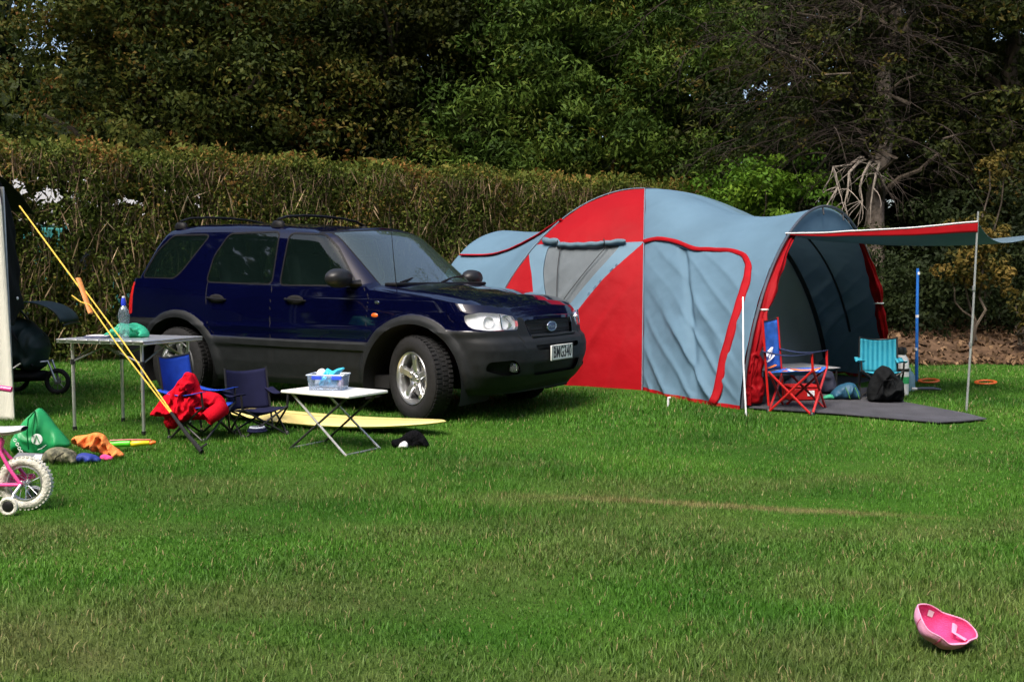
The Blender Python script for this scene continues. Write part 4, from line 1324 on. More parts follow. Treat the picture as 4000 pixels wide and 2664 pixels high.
# red piping: over the doorway panel and down to the ground
path = [(.0, .273), (.12, .282), (.28, .284), (.42, .281), (.55, .298), (.68, .302), (.78, .290), (.845, .262), (.87, .225), (.868, .18), (.85, .12), (.83, .06), (.82, .004)]
cp = []
for (v0, t0), (v1, t1) in zip(path[:-1], path[1:]):
    for k in range(8):
        cp.append(porch(v0 + (v1 - v0) * k / 8, t0 + (t1 - t0) * k / 8).lerp(porch(v0 + (v1 - v0) * k / 8, t0 + (t1 - t0) * k / 8, False), .6) + Vector((-.55, -.80, .2)).normalized() * .008)
cp.append(porch(.815, .0015))
for it_ in range(6):
    cp = [cp[0]] + [(cp[i - 1] + cp[i] * 2 + cp[i + 1]) / 4 for i in range(1, len(cp) - 1)] + [cp[-1]]
m = MB()
off_ = Vector((-.55, -.80, .2)).normalized()
v = []
for i, p in enumerate(cp):
    q0 = cp[max(0, i - 1)]; q1 = cp[min(len(cp) - 1, i + 1)]
    tdir = (q1 - q0).normalized(); sdir = tdir.cross(off_).normalized()
    w = .022 + .019 * min(1, max(0, (i - 45) / 20)); w *= 1 + .05 * math.sin(i * .9)
    b = p + off_ * .014 - TO
    v += [b - sdir * w, b - sdir * w * .5 + off_ * .005, b + sdir * w * .5 + off_ * .005, b + sdir * w]
f = [[i * 4 + j, (i + 1) * 4 + j, (i + 1) * 4 + j + 1, i * 4 + j + 1] for i in range(len(cp) - 1) for j in range(3)]
m.add(v, f); m.build('red_piping', t_trim, TENT, solid=.004)
# seams carried by the poles
def seam(fn, r, name, mt):
    m = MB(); m.tube([fn(k / 60) - TO for k in range(61)], r, 7); return m.build(name, mt, TENT)
seam(lambda t: pole(PA, t) + Vector((-.01, -.02, .004)), .0055, 'pole_seam', mat('seam_pale', (.12, .17, .22), .7))
seam(lambda t: pole(PB, t) + Vector((-.01, 0, .008)), .007, 'pole_seam', bpy.data.materials['seam_pale'])
seam(lambda t: pole(PC, t) + Vector((0, 0, .01)), .010, 'pole_seam', t_dark)
seam(lambda t: pole(PD, t) + Vector((0, 0, .012)), .010, 'pole_seam', t_dark)
seam(lambda t: hoop(t) + Vector((.02, -.02, .012)), .014, 'porch_hoop', pole_m)
for tt in (.46, .60):
    c = hoop(tt) - TO; m = MB(); m.tube([c + Vector((.02, -.02, .02)), c + Vector((.025, -.05, -.07))], .009, 6); m.build('pole_clip', t_dark, TENT)

# --- back of the dome (between B-C and C-D) and the rear sleeping pod
m = MB()
m.grid(lambda u, s_: wrinkle(pole(PC, u).lerp(pole(PD, u), s_), Vector((.7, .7, .2)), .012) - TO, 40, 40); m.build('back_panel', t_blue, TENT)
RN = Vector((-1.12, 12.35)); RF = RN + TC * 3.3
def rhoop(t):
    q = RN.lerp(RF, t)
    return Vector((q.x, q.y, 1.80 * max(0, 1 - abs(2 * t - 1) ** 2.1) ** .62))
domeB = arcparam(lambda t: pole(PB, 2 * t) if t < .5 else pole(PC, 2 - 2 * t)); rhA = arcparam(rhoop)
def pod(v, t):
    a, b = domeB(t), rhA(t)
    if v <= 1:
        p = a.lerp(b, v)
        p.z -= .20 * math.sin(math.pi * v) * math.sin(math.pi * t) ** 2
    else:
        k = v - 1
        cx = RN.lerp(RF, .5)
        e = TA * (.55 * math.sin(math.pi * t) * math.sin(k * math.pi / 2) )
        p = Vector((b.x + e.x, b.y + e.y, b.z * math.cos(k * math.pi / 2)))
    return wrinkle(p, Vector((-.6, -.7, .3)), .016)
PS = Surf(); nv_, nt_ = 80, 100
A_ = np.zeros((nv_ + 1, nt_ + 1, 5))
for i in range(nv_ + 1):
    for j in range(nt_ + 1):
        p = pod(2 * i / nv_, j / nt_); A_[i, j] = (p.x, p.y, p.z, 2 * i / nv_, j / nt_)
PS.add_grid(A_, 'blue')
PS.build('blue', 'rear_pod_panel', t_blue, TENT, push=rel)
m = MB(); m.tube([pod(k / 20 * 1.0, .33 - .02 * (k / 20)) - TO + Vector((-.012, -.02, .01)) for k in range(21)], .026, 8, flat=.5); m.build('red_piping', t_trim, TENT)

# --- open end of the porch: gable over the doorway, rolled doors, awning
ZD = 1.57
m = MB()
tl, tr_ = .245, .755
def gable(u, v):
    t = tl + (tr_ - tl) * u
    h = hoop(t); p0 = hoop(tl).lerp(hoop(tr_), u); p0.z = ZD + .02 * math.sin(math.pi * u)
    return p0.lerp(h, v) - TO + Vector((.006, -.006, 0)) * (1 - v)
m.grid(gable, 30, 12); m.build('porch_gable', t_blue, TENT, solid=.003)
for side_, (ta, tb_) in enumerate(((.245, .012), (.755, .985))):
    m = MB(); pts = []; rr = []
    for k in range(26):
        t = k / 25
        c = hoop(ta + (tb_ - ta) * t)
        z = ZD * (1 - t)
        # follow the hoop leg
        tt = np.interp(z, [hoop(x).z for x in (np.linspace(.012, .4, 60) if side_ == 0 else np.linspace(.988, .6, 60))], (np.linspace(.012, .4, 60) if side_ == 0 else np.linspace(.988, .6, 60)))
        c = hoop(float(tt)); c.z = max(z, .03)
        ins = Vector((TC.x, TC.y, 0)) * (.085 if side_ == 0 else -.06)
        pts.append(c + ins + Vector((.02, -.02, 0)) - TO)
        r0 = (.022 + .05 * math.sin(math.pi * min(1, t * 1.15)) ** 1.2) * (1 + .12 * math.sin(k * 1.7)) * (.62 if k in (11, 12) else 1)
        rr.append(r0 if side_ == 0 else r0 * .8)
    fr_ = vec_frames(pts); vv = []; NR = 28
    for i_, (p_, t_, a_, b_) in enumerate(fr_):
        for k_ in range(NR):
            th = 2 * math.pi * k_ / NR
            fold_ = 1 + .22 * math.sin(th * 5 + i_ * .35 + side_) + .16 * noise.noise(Vector((math.cos(th) * 2.2, math.sin(th) * 2.2, i_ * .35)))
            vv.append(p_ + (a_ * math.cos(th) + b_ * math.sin(th) * .75) * rr[i_] * fold_)
    m.add(vv, [[i_ * NR + k_, i_ * NR + (k_ + 1) % NR, (i_ + 1) * NR + (k_ + 1) % NR, (i_ + 1) * NR + k_] for i_ in range(len(fr_) - 1) for k_ in range(NR)])
    rd = m.build('rolled_door', t_red, TENT)
    m = MB(); m.ring(pts[11], .045, .010, 'z', 20, 6); m.build('door_tie', mat('white_toggle', (.75, .74, .72), .5) if side_ == 0 else bpy.data.materials['white_toggle'], rd)
# loose red door cloth bunched at the foot of the near side
puff('door_bunch', [(-.06, .02), (.10, .03), (.13, .18), (.09, .30), (.12, .40), (.04, .52), (-.03, .48), (-.06, .30), (-.08, .12)], .05, t_red, TENT, res=.014, edge=.05, fold=.03, fscale=12, seed=4,
     place=lambda x, y, z: (x + .13, y + .12, z + .01))
# awning sheet with a red border, two poles
AW0, AW1 = hoop(tl), hoop(tr_); AW0.z = AW1.z = ZD
AC0 = Vector((4.0, 8.62, 1.635)); AC1 = Vector((5.2, 9.66, 1.60))
def awn(u, v):
    a = AW0.lerp(AC0, u); b = AW1.lerp(AC1, u)
    p = a.lerp(b, v)
    p.z -= .13 * math.sin(math.pi * v) ** 1.2 * (.25 + .75 * u) + .05 * math.sin(math.pi * u) * (.3 + .7 * v)
    p += Vector((0, 0, .006 * noise.noise(p * 5)))
    edge_in = .06 * math.sin(math.pi * u) * (1 - v)
    p += Vector((TC.x, TC.y, 0)) * edge_in
    oin = Vector((TA.x, TA.y, 0)) * (.12 * math.sin(math.pi * v)) * u ** 3
    return p + oin
AWS = Surf(); A_ = np.zeros((41, 41, 5))
for i in range(41):
    for j in range(41):
        p = awn(i / 40, j / 40); A_[i, j] = (p.x, p.y, p.z, i / 40, j / 40)
AWS.add_grid(A_, 'a')
aw = AWS.build('a', 'awning', tent_fabric('awning_blue', (.14, .21, .26)), TENT, solid=.004, push=rel)
m = MB()
m.grid(lambda u, v: awn(u, .005) - TO + Vector((-.006, -.012, .012 - (.012 + .075 * (u * 1.0) ** .8) * v)), 40, 4); m.build('awning_border', t_trim, aw, solid=.004)
m = MB(); m.tube([awn(k / 20, .0) - TO + Vector((-.004, -.006, .014)) for k in range(21)], .008, 6); m.build('awning_rope_edge', mat('pale_edge', (.62, .62, .64), .6), aw)
for base, topp in (((3.985, 8.70, 0), AC0), ((5.25, 9.62, 0), AC1)):
    m = MB(); b = Vector(base); m.tube([b - TO + Vector((0, 0, -.02)), b.lerp(topp, .5) - TO + Vector((.006, 0, 0)), topp - TO + Vector((0, 0, .10))], [.0105, .010, .008], 8)
    ap = m.build('awning_pole', mat('pole_alloy', (.42, .44, .44), .45, metal=.5) if base[0] < 4 else bpy.data.materials['pole_alloy'], TENT)
    for k in (.36, .66):
        m = MB(); c = b.lerp(topp, k) - TO; m.tube([c - Vector((0, 0, .02)), c + Vector((0, 0, .02))], .014, 8); m.build('pole_joint', steel, ap)
# prop pole at the near foot of the porch
m = MB(); m.tube([Vector((1.985, 8.40, -.02)) - TO, Vector((1.97, 8.47, .45)) - TO, Vector((2.02, 8.74, 1.0)) - TO], [.008, .008, .007], 8); m.build('prop_pole', mat('white_pole', (.72, .72, .74), .35), TENT)
# --- inner tent seen through the doorway
def inner(t, v):
    p = porch(.40, t, False)
    q = p + Vector((TC.x, TC.y, 0)) * (.03 if t < .5 else -.03) - TO
    return Vector((q.x + .03 * math.sin(v * 9), q.y, (q.z - .02) * v + .012))
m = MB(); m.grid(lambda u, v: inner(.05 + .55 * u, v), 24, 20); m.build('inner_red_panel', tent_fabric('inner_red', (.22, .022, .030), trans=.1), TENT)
m = MB(); m.grid(lambda u, v: inner(.60 + .36 * u, v), 24, 20); m.build('inner_wall', t_inner, TENT)
m = MB(); m.tube([inner(.60 + .36 * k / 30, 1.0) + Vector((.03, -.035, -.02)) for k in range(31)], .034, 8, flat=.5); m.build('inner_door_zip', t_dark, TENT)
m = MB(); m.tube([porch(.72, .95 - .40 * k / 30, False) - TO + Vector((-.02, -.03, -.02)) for k in range(4, 31)], .03, 6, flat=.4); m.build('inner_seam', t_dark, TENT)
# ground sheet inside
m = MB(); m.prism([((p - TO.to_2d()).x, (p - TO.to_2d()).y) for p in (Vector((2.1, 8.95)), Vector((4.2, 11.4)), tp(1.5, 3.5).to_2d(), tp(1.5, .9).to_2d())], .004, .012, 'z'); m.build('porch_floor', t_dark, TENT)

peg_m = bpy.data.materials['white_pole']
m = MB(); m.tube([(0, 0, -.05), (0, 0, .085)], .010, 8); m.tube([(0, 0, .08), (.02, -.01, .085)], .009, 6)
o = m.build('tent_peg', peg_m); o.location = (1.42, 9.02, 0); tag(o, 'white tent peg standing in the grass in front of the blue side panel', 'tent peg')

# mat in front of the porch
m = MB()
mat_out = [(2.10, 8.80), (2.75, 8.42), (3.40, 7.90), (3.62, 7.97), (3.88, 8.10), (3.86, 8.42), (3.62, 9.22), (4.05, 10.6), (3.2, 10.1), (2.4, 9.2)]
m.prism([(x - 3.2, y - 8.8) for x, y in mat_out], .006, .014, 'z')
o = m.build('ground_mat', mat('grey_mat', (.05, .05, .06), .9, var=.3, scale=4, bump=.3, bscale=120)); o.location = (3.2, 8.8, .010)
tag(o, 'dark grey ground mat spread on the grass in front of the tent porch', 'mat')

# ---------------------------------------------------------------- camp furniture
black_tube = mat('black_tube', (.012, .012, .013), .4, var=.2)
red_tube = mat('red_tube', (.45, .010, .010), .35, var=.1)
def fabric(name, col, var=.15, **k): return mat(name, col, .85, var=var, scale=12, bump=.25, bscale=300, spec=.2, **k)
blue_f = fabric('blue_chair_cloth', (.012, .055, .40)); navy_f = fabric('navy_chair_cloth', (.007, .008, .034)); teal_f = fabric('teal_chair_cloth', (.012, .22, .33))
print_f = fabric('printed_blue_cloth', (.03, .13, .52), var=.35)

def stripes(m, c2, scale, axis='X'):
    n, l = m.node_tree.nodes, m.node_tree.links
    w = n.new('ShaderNodeTexWave'); w.bands_direction = axis; w.inputs['Scale'].default_value = scale; w.inputs['Distortion'].default_value = .4
    tc = n.new('ShaderNodeTexCoord'); l.new(tc.outputs['Object'], w.inputs['Vector'])
    mx = n.new('ShaderNodeMix'); mx.data_type = 'RGBA'; mx.inputs['B'].default_value = (*c2, 1)
    b = n['Principled BSDF']; src = b.inputs['Base Color'].links[0].from_socket
    l.new(w.outputs['Fac'], mx.inputs['Factor']); l.new(src, mx.inputs['A']); l.new(mx.outputs['Result'], b.inputs['Base Color'])
stripes(teal_f, (.06, .38, .50), 7)

def folding_chair(label, loc, rz, w, d, hs, ha, hb, cloth, tube, r=.009, arm=None, lean=.10, edge=None):
    o = thing('folding_chair', label, 'chair', loc, rz, 'folding camp chairs')
    W, D = w / 2, d / 2
    def leg(a, b, nm='leg'):
        m = MB(); m.tube([a, b], r, 7); m.build(nm, tube, o)
    for s_ in (-1, 1):
        leg((-s_ * W, -D, 0), (s_ * W, -D, hs + .015)); leg((-s_ * W, D, 0), (s_ * W, D, hs - .02))
        leg((s_ * W * 1.02, -D, 0), (s_ * W * 1.02, D, hs - .02)); leg((s_ * W * 1.04, D, 0), (s_ * W * 1.04, -D, hs + .015))
        leg((s_ * W * 1.02, -D, hs), (s_ * W * 1.06, -D * .95, ha), 'arm_post')
        leg((s_ * W * 1.0, D, hs * .15), (s_ * W * .96, D + lean, hb + .012), 'back_post')
        m = MB()
        m.grid(lambda u, v: (s_ * (W * 1.04) + (v - .5) * .07, -D + (D * 2 + lean * .8) * u, ha - .03 * math.sin(math.pi * u)), 12, 3)
        am = m.build('armrest', arm or cloth, o, solid=.006)
        for yy in (-D, D):
            m = MB(); m.lathe([(0, 0), (r * 2.0, 0), (r * 1.8, .02), (r, .03)], 10, (s_ * W, yy, 0)); m.build('foot', black_tube, o)
    m = MB(); m.grid(lambda u, v: (-W + w * u, -D + d * v, hs + .012 - .035 * v - .05 * math.sin(math.pi * u) * math.sin(math.pi * min(1, .2 + v * .8)) + .004 * noise.noise(Vector((u * 6, v * 6, 1)))), 14, 12)
    st = m.build('seat', cloth, o, solid=.006)
    def bk(u, v):
        return (-W * .96 + w * .96 * u, D + lean * ((hs - .02 + (hb - hs) * v) / hb) + .05 * math.sin(math.pi * u), hs - .03 + (hb - hs + .03) * v - .02 * math.sin(math.pi * u) * v + .004 * noise.noise(Vector((u * 5, v * 5, 4))))
    m = MB(); m.grid(bk, 14, 12); b = m.build('backrest', cloth, o, solid=.006)
    if edge:
        m = MB(); m.tube([bk(k / 12, 1.0) for k in range(13)], .008, 6); m.build('top_hem', edge, b)
    return o, bk

folding_chair('low navy folding chair between the blue chair and the small white table', (-1.90, 7.42, 0), R(36), .34, .28, .20, .325, .475, navy_f, black_tube, .008)
folding_chair('bright blue folding chair with a red jacket thrown over it', (-2.27, 7.27, 0), R(66), .34, .32, .24, .36, .60, blue_f, black_tube, .008, edge=black_tube)
rc, bk = folding_chair('red framed folding chair with a colourful blue print in front of the porch', (2.51, 8.72, .0), R(57), .42, .38, .37, .53, .80, print_f, red_tube, .011, arm=fabric('dark_arm', (.02, .03, .08)), lean=.07, edge=black_tube)
prn = [p for p in rc.children if p.name.startswith('backrest')][0]
wht = mat('print_white', (.75, .75, .78), .8); orn = mat('print_orange', (.75, .18, .03), .8)
for k, (pts, mt) in enumerate((([(.25, .30), (.45, .36), (.7, .46), (.5, .26)], wht), ([(.3, .20), (.55, .22), (.75, .30)], wht), ([(.2, .08), (.5, .06), (.8, .10)], orn))):
    m = MB(); m.tube([Vector(bk(u, v)) + Vector((0, -.010, 0)) for u, v in pts], .016, 6, flat=.35); m.build('printed_stroke', mt, prn)
sea = [p for p in rc.children if p.name.startswith('seat')][0]
for k, (x0, x1, mt) in enumerate(((-.13, -.02, orn), (.03, .08, wht), (.11, .15, orn))):
    m = MB(); m.grid(lambda u, v: (x0 + (x1 - x0) * u, -.16 + .27 * v, .37 + .022 - .035 * v - .05 * math.sin(math.pi * ((x0 + (x1 - x0) * u) / .4 + .5)) * math.sin(math.pi * min(1, .2 + v * .8))), 4, 8)
    m.build('printed_patch', mt, sea, solid=.003)
folding_chair('turquoise striped folding chair with a black bag in front, by the porch mat', (3.52, 9.50, 0), R(-14), .36, .32, .28, .39, .58, teal_f, black_tube, .009, edge=black_tube)

# --- tall aluminium table
tb = thing('folding_table', 'tall folding table with a slatted aluminium top, left of the car', 'table', (-2.96, 7.74, 0), R(-21), 'folding tables')
LX, LY, TH = .385, .30, .70
m = MB(); m.box((0, 0, TH - .018), (2 * LX + .06, 2 * LY + .06, .012)); m.build('frame', steel, tb, bevel=.003)
ns = 8
slat = None
for k in range(ns):
    x = -LX - .03 + (2 * LX + .06) * (k + .5) / ns
    if slat is None:
        m = MB(); m.box((0, 0, 0), ((2 * LX + .06) / ns - .006, 2 * LY + .08, .016)); slat = m.build('slat', steel, tb, bevel=.004); q = slat
    else:
        q = slat.copy(); COL.objects.link(q); q.parent = tb
    q.location = (x, 0, TH)
for sx in (-1, 1):
    for sy in (-1, 1):
        m = MB(); m.tube([(sx * LX * .86, sy * LY * .86, 0), (sx * LX * .86, sy * LY * .86, TH - .02)], .0125, 8); lg = m.build('leg', steel, tb)
        m = MB(); m.tube([(sx * LX * .86, sy * LY * .86, TH - .19), (sx * LX * .86, sy * LY * .86, TH - .15)], .019, 8); m.build('collar', black_tube, lg)
        m = MB(); m.tube([(sx * LX * .86, sy * LY * .86, 0), (sx * LX * .86, sy * LY * .86, .03)], .017, 8); m.build('foot', black_tube, lg)
grey_bar = mat('grey_brace', (.22, .22, .23), .45, metal=.5)
for sy in (-1, 1):
    for sx in (-1, 1):
        m = MB(); m.tube([(sx * LX * .86, sy * LY * .86, TH - .17), (0, sy * LY * .86, TH - .04)], .007, 6); m.build('brace', grey_bar, tb)
for sx in (-1, 1):
    for sy in (-1, 1):
        m = MB(); m.tube([(sx * LX * .86, sy * LY * .86, TH - .17), (sx * LX * .86, 0, TH - .04)], .007, 6); m.build('brace', grey_bar, tb)
def on_table(x, y):
    v = Matrix.Rotation(R(-21), 2) @ Vector((x, y)); return (-2.96 + v.x, 7.74 + v.y, TH + .0085)
clear_plastic = glass_mat('clear_plastic', (.80, .88, .93), (.45, .58, .68), 1.6)
bt = thing('water_bottle', 'clear plastic water bottle with a blue cap on the tall table', 'bottle', on_table(.045, -.12))
m = MB(); m.lathe([(0, 0), (.034, 0), (.038, .012), (.036, .03), (.039, .05), (.036, .07), (.039, .09), (.037, .11), (.041, .15), (.042, .185), (.036, .215), (.022, .24), (.014, .252), (.013, .265)], 24); m.build('bottle_body', clear_plastic, bt)
m = MB(); m.lathe([(.018, .25), (.018, .275), (.014, .30), (.011, .31)], 16); m.build('cap', mat('cap_blue', (.02, .05, .55), .4), bt)
m = MB(); m.lathe([(0, .323), (.010, .322), (.011, .308)], 12); m.build('nozzle', mat('nozzle_white', (.8, .8, .82), .4), bt)
green_bag_m = mat('green_bag_plastic', (.05, .52, .30), .4, var=.2, scale=14, trans=.3)
bgo = thing('plastic_bag', 'crumpled mint green plastic bag behind the water bottle on the tall table', 'bag', on_table(-.05, .02), R(-5))
puff('bag_body', [(-.19, .0), (-.12, .055), (-.05, .115), (.0, .10), (.06, .115), (.13, .09), (.17, .05), (.18, .0)], .10, green_bag_m, bgo, res=.009, edge=.05, fold=.045, fscale=26, seed=2)
bko = thing('book', 'thin dark book with a pale cover lying on the tall table', 'book', on_table(-.20, -.10), R(-10))
m = MB(); m.box((0, 0, .008), (.20, .14, .012)); m.build('cover', mat('book_cover', (.05, .06, .12), .6), bko); m = MB(); m.box((0, 0, .0165), (.18, .12, .004)); m.build('pages', mat('paper', (.7, .7, .72), .8), bko)

# --- small white table
wt = thing('folding_table', 'small low white-topped folding table with crossed thin legs', 'table', (-1.215, 6.79, 0), R(-33), 'folding tables')
m = MB(); m.box((0, 0, .395), (.62, .40, .02)); m.build('table_top', mat('white_laminate', (.76, .75, .70), .45, var=.05), wt, bevel=.006)
for sy in (-1, 1):
    for sx in (-1, 1):
        m = MB(); m.tube([(-sx * .25, sy * .15, .38), (sx * .26, sy * .17, 0)], .0085, 8); m.build('leg', steel if sx == 1 else mat('dark_leg', (.05, .05, .055), .4, metal=.5), wt)
for sx in (-1, 1):
    m = MB(); m.tube([(sx * .255, -.165, .006), (sx * .255, .165, .006)], .008, 8); m.build('foot_bar', grey_bar, wt)
bx = thing('plastic_tub', 'clear plastic tub with blue clips and a blue wipes packet on the small white table', 'container', (-1.26, 6.83, .4055), R(-8))
m = MB()
def tub(u, v):
    k = [(-.12, -.08), (.12, -.08), (.12, .08), (-.12, .08), (-.12, -.08)]
    return None
for (a, b) in (((-.125, -.085), (.125, -.085)), ((.125, -.085), (.125, .085)), ((.125, .085), (-.125, .085)), ((-.125, .085), (-.125, -.085))):
    m.grid(lambda u, v: (lambda x, y: (x * (.9 + .1 * v), y * (.9 + .1 * v), .004 + .10 * v))(a[0] + (b[0] - a[0]) * u, a[1] + (b[1] - a[1]) * u), 8, 4)
m.box((0, 0, .004), (.226, .153, .006)); m.build('tub_wall', glass_mat('tub_plastic', (.72, .80, .90), (.62, .70, .82), 1.5), bx, solid=.003)
m = MB(); m.tube([(-.128, -.088, .105), (.128, -.088, .105), (.128, .088, .105), (-.128, .088, .105), (-.128, -.088, .105)], .005, 6); m.build('rim', mat('tub_rim', (.55, .62, .75), .4), bx)
clipm = mat('clip_blue', (.03, .08, .62), .4)
for x0 in (-.055, .085):
    m = MB(); m.box((x0, -.090, .088), (.07, .012, .024)); m.build('clip', clipm, bx, bevel=.003)
puff('wipes_packet', [(-.07, .01), (.06, .01), (.06, .09), (.10, .13), (.125, .155), (.06, .145), (.03, .125), (-.01, .15), (-.025, .125), (-.05, .09)], .045, mat('wipes_blue', (.05, .48, .72), .35, var=.3, scale=25), bx, res=.008, edge=.03, fold=.015, fscale=25, seed=6)
puff('white_bundle', [(-.11, .02), (-.02, .02), (-.02, .12), (-.05, .145), (-.09, .13)], .04, mat('cloth_white', (.72, .66, .62), .9), bx, res=.008, edge=.03, fold=.01, seed=8, place=lambda x, y, z: (x, y + .03, z))
puff('pink_bundle', [(.06, .012), (.105, .012), (.105, .07), (.08, .085), (.065, .05)], .03, mat('cloth_pink', (.60, .35, .42), .9), bx, res=.008, edge=.03, fold=.01, seed=9, place=lambda x, y, z: (x, y + .01, z))

# --- red jacket over the blue chair
red_cloth = mat('red_fleece', (.52, .006, .018), .95, var=.2, scale=9, bump=.3, bscale=120, spec=.05)
jk = thing('red_jacket', 'red hooded jacket draped over the bright blue folding chair', 'jacket', (-2.325, 7.17, 0))
J = [(400, 288), (440, 300), (470, 360), (490, 420), (560, 425), (620, 440), (665, 490), (680, 545), (640, 562), (590, 530), (562, 560), (555, 622), (480, 622), (400, 628), (345, 650), (315, 692), (262, 686), (240, 620), (250, 596), (160, 592), (153, 570), (200, 490), (240, 440), (310, 390), (330, 340)]
puff('jacket_body', [((x - 420) / 988, .483 - (y - 290) / 988) for x, y in J], .105, red_cloth, jk, res=.007, edge=.06, fold=.034, fscale=17, seed=3, place=lambda x, y, z: (x, y + .22 * max(0, z - .20) + .06 * x, z), back=.25)
puff('hood', [(-.08, .36), (-.02, .50), (.03, .49), (.055, .40), (.0, .345)], .06, red_cloth, jk, res=.008, edge=.04, fold=.02, fscale=20, seed=5, place=lambda x, y, z: (x, y - .03, z))
m = MB(); m.tube([(.235, -.02, .235), (.20, -.10, .205), (.155, -.13, .17)], [.058, .055, .05], 14, cap=False); m.build('sleeve', red_cloth, jk, solid=.006)

# --- surfboard
sb = thing('surfboard', 'pale yellow surfboard lying on the grass beside the car', 'surfboard', (-1.50, 7.84, .045), -R(27.2))
def board(u, v):
    x = -1.14 + 2.28 * u
    k = max(0.0, 1 - abs(2 * u - 1) ** 2.4) ** .62
    w = .245 * k * (1 - .10 * (u - .5))
    y = w * math.sin((v - .5) * math.pi) if True else 0
    return x, y, k
m = MB()
n1, n2 = 50, 24
def bd(u, v):
    x = -1.14 + 2.28 * u
    k = max(0.0, 1 - abs(2 * u - 1) ** 2.3) ** .6
    a = 2 * math.pi * v
    ca, sa = math.cos(a), math.sin(a)
    y = .235 * k * math.copysign(abs(ca) ** .7, ca)
    z = .030 * k ** .7 * math.copysign(abs(sa) ** .9, sa) + .085 * (2 * u - 1) ** 2 * (.8 if u > .5 else .5)
    return (x, y, z)
m.grid(bd, n1, n2); m.build('board_body', mat('foam_yellow', (.72, .58, .20), .5, var=.06, scale=3), sb)
m = MB(); m.tube([(-1.08 + 2.16 * k / 30, 0, .0315 * (max(0, 1 - abs(2 * (k / 30 * .947 + .026) - 1) ** 2.3) ** .42) + .085 * (2 * (k / 30 * .947 + .026) - 1) ** 2 * (.8 if k > 15 else .5)) for k in range(31)], .003, 5); m.build('stringer', mat('stringer', (.35, .24, .1), .6), sb)
for yy, xx in ((0, -1.0), (-.1, -.85), (.1, -.85)):
    m = MB(); m.prism([(xx - .05, -.02), (xx + .06, -.02), (xx - .0, -.07), (xx - .06, -.075)], yy - .004, yy + .004); m.build('fin', black_tube, sb)

# --- black and white soft toy
pt = thing('soft_toy', 'black soft toy with a white patch lying by the surfboard tip', 'toy', (-.70, 6.84, 0), R(5))
plush_b = mat('plush_black', (.005, .005, .006), .95, var=.3, scale=20, bump=.6, bscale=90, spec=.05); plush_w = mat('plush_white', (.75, .75, .74), .95, bump=.4, bscale=90)
puff('plush_body', [(-.13, .0), (-.135, .055), (-.10, .062), (-.07, .07), (-.03, .105), (.02, .125), (.06, .115), (.10, .075), (.13, .02), (.12, .0)], .07, plush_b, pt, res=.008, edge=.05, fold=.015, fscale=18, seed=1, back=.8)
puff('white_patch', [(-.09, .005), (-.02, .005), (-.015, .04), (-.04, .06), (-.08, .035)], .03, plush_w, pt, res=.006, edge=.03, fold=.008, seed=2, place=lambda x, y, z: (x, y - .055, z))
# --- coiled strap by the navy chair
co = thing('coiled_strap', 'dark coiled strap with a pale edge under the navy chair', 'strap', (-1.87, 7.27, .04))
for k in range(3):
    m = MB(); m.ring((0, 0, .012 + .012 * k), .065 - .008 * k, .009, 'z', 28, 6); m.build('coil', navy_f if k < 2 else mat('pale_webbing', (.35, .38, .45), .8), co)

# ---------------------------------------------------------------- left-hand tent, guy rope, pushchair
canvas = mat('cream_canvas', (.70, .68, .60), .85, var=.08, scale=3, bump=.3, bscale=40, stretch=(3, 3, .4))
black_cloth = mat('black_nylon', (.006, .007, .008), .85, var=.3, scale=5, bump=.5, bscale=12, spec=.15)
ct = thing('canvas_tent', 'cream canvas tent with black side cut off by the left edge', 'tent', (-4.07, 8.07, 0))
def cwall(u, v):
    x = -2.4 * u
    zt = 1.93 + .10 * (1 - (1 - min(1, u * 8)) ** 2)
    return (x - .06 * v * 1.0 + .02 - .03 * (max(0, v - .9) / .1) ** 2, -.05 * u + .018 * math.sin(u * 46 + v * 2) * (1 - .4 * v) + .03 * max(0, v - .85) * math.sin(v * 60 + u * 20), zt * v)
m = MB(); m.grid(cwall, 60, 40); m.build('front_wall', canvas, ct, solid=.006)
def bside(u, v):
    a = Vector((-.05, .02, 0)); b = Vector((-.38, .85, 0))
    p = a.lerp(b, u)
    zt = 2.06 - .30 * u ** 2.2; zb = .72 + .15 * u + .03 * math.sin(u * 9)
    p.z = zb + (zt - zb) * v
    p.x += .08 * (1 - v) ** .8 * u - .12 * max(0, (v - .75) / .25) ** 2 * (1 - u)
    return p + Vector((.012 * math.sin(v * 17 + u * 7), 0, 0))
m = MB(); m.grid(bside, 24, 40); m.build('black_side', black_cloth, ct, solid=.006)
m = MB(); m.grid(lambda u, v: (-2.4 * u - .10 * (1 - u) - .62 * v, .0 + 2.0 * v, 2.02 + .12 * math.sin(math.pi * min(1, u * 2) / 2) - .22 * v ** 2), 24, 12); m.build('roof', black_cloth, ct, solid=.006)
m = MB(); m.tube([(-.02, .06, -.02), (-.05, .06, 1.9)], .016, 8); m.build('corner_pole', steel, ct)
m = MB(); m.grid(lambda u, v: (-2.4, 2.2 * u, 1.95 * v), 10, 10); m.build('far_side', canvas, ct, solid=.006)
m = MB(); m.lathe([(0, .008), (.012, .006), (.014, 0)], 14, (0, 0, 0), 'x'); q = m.build('press_stud', peg_m, ct); q.location = (-.005, .16, 1.0)

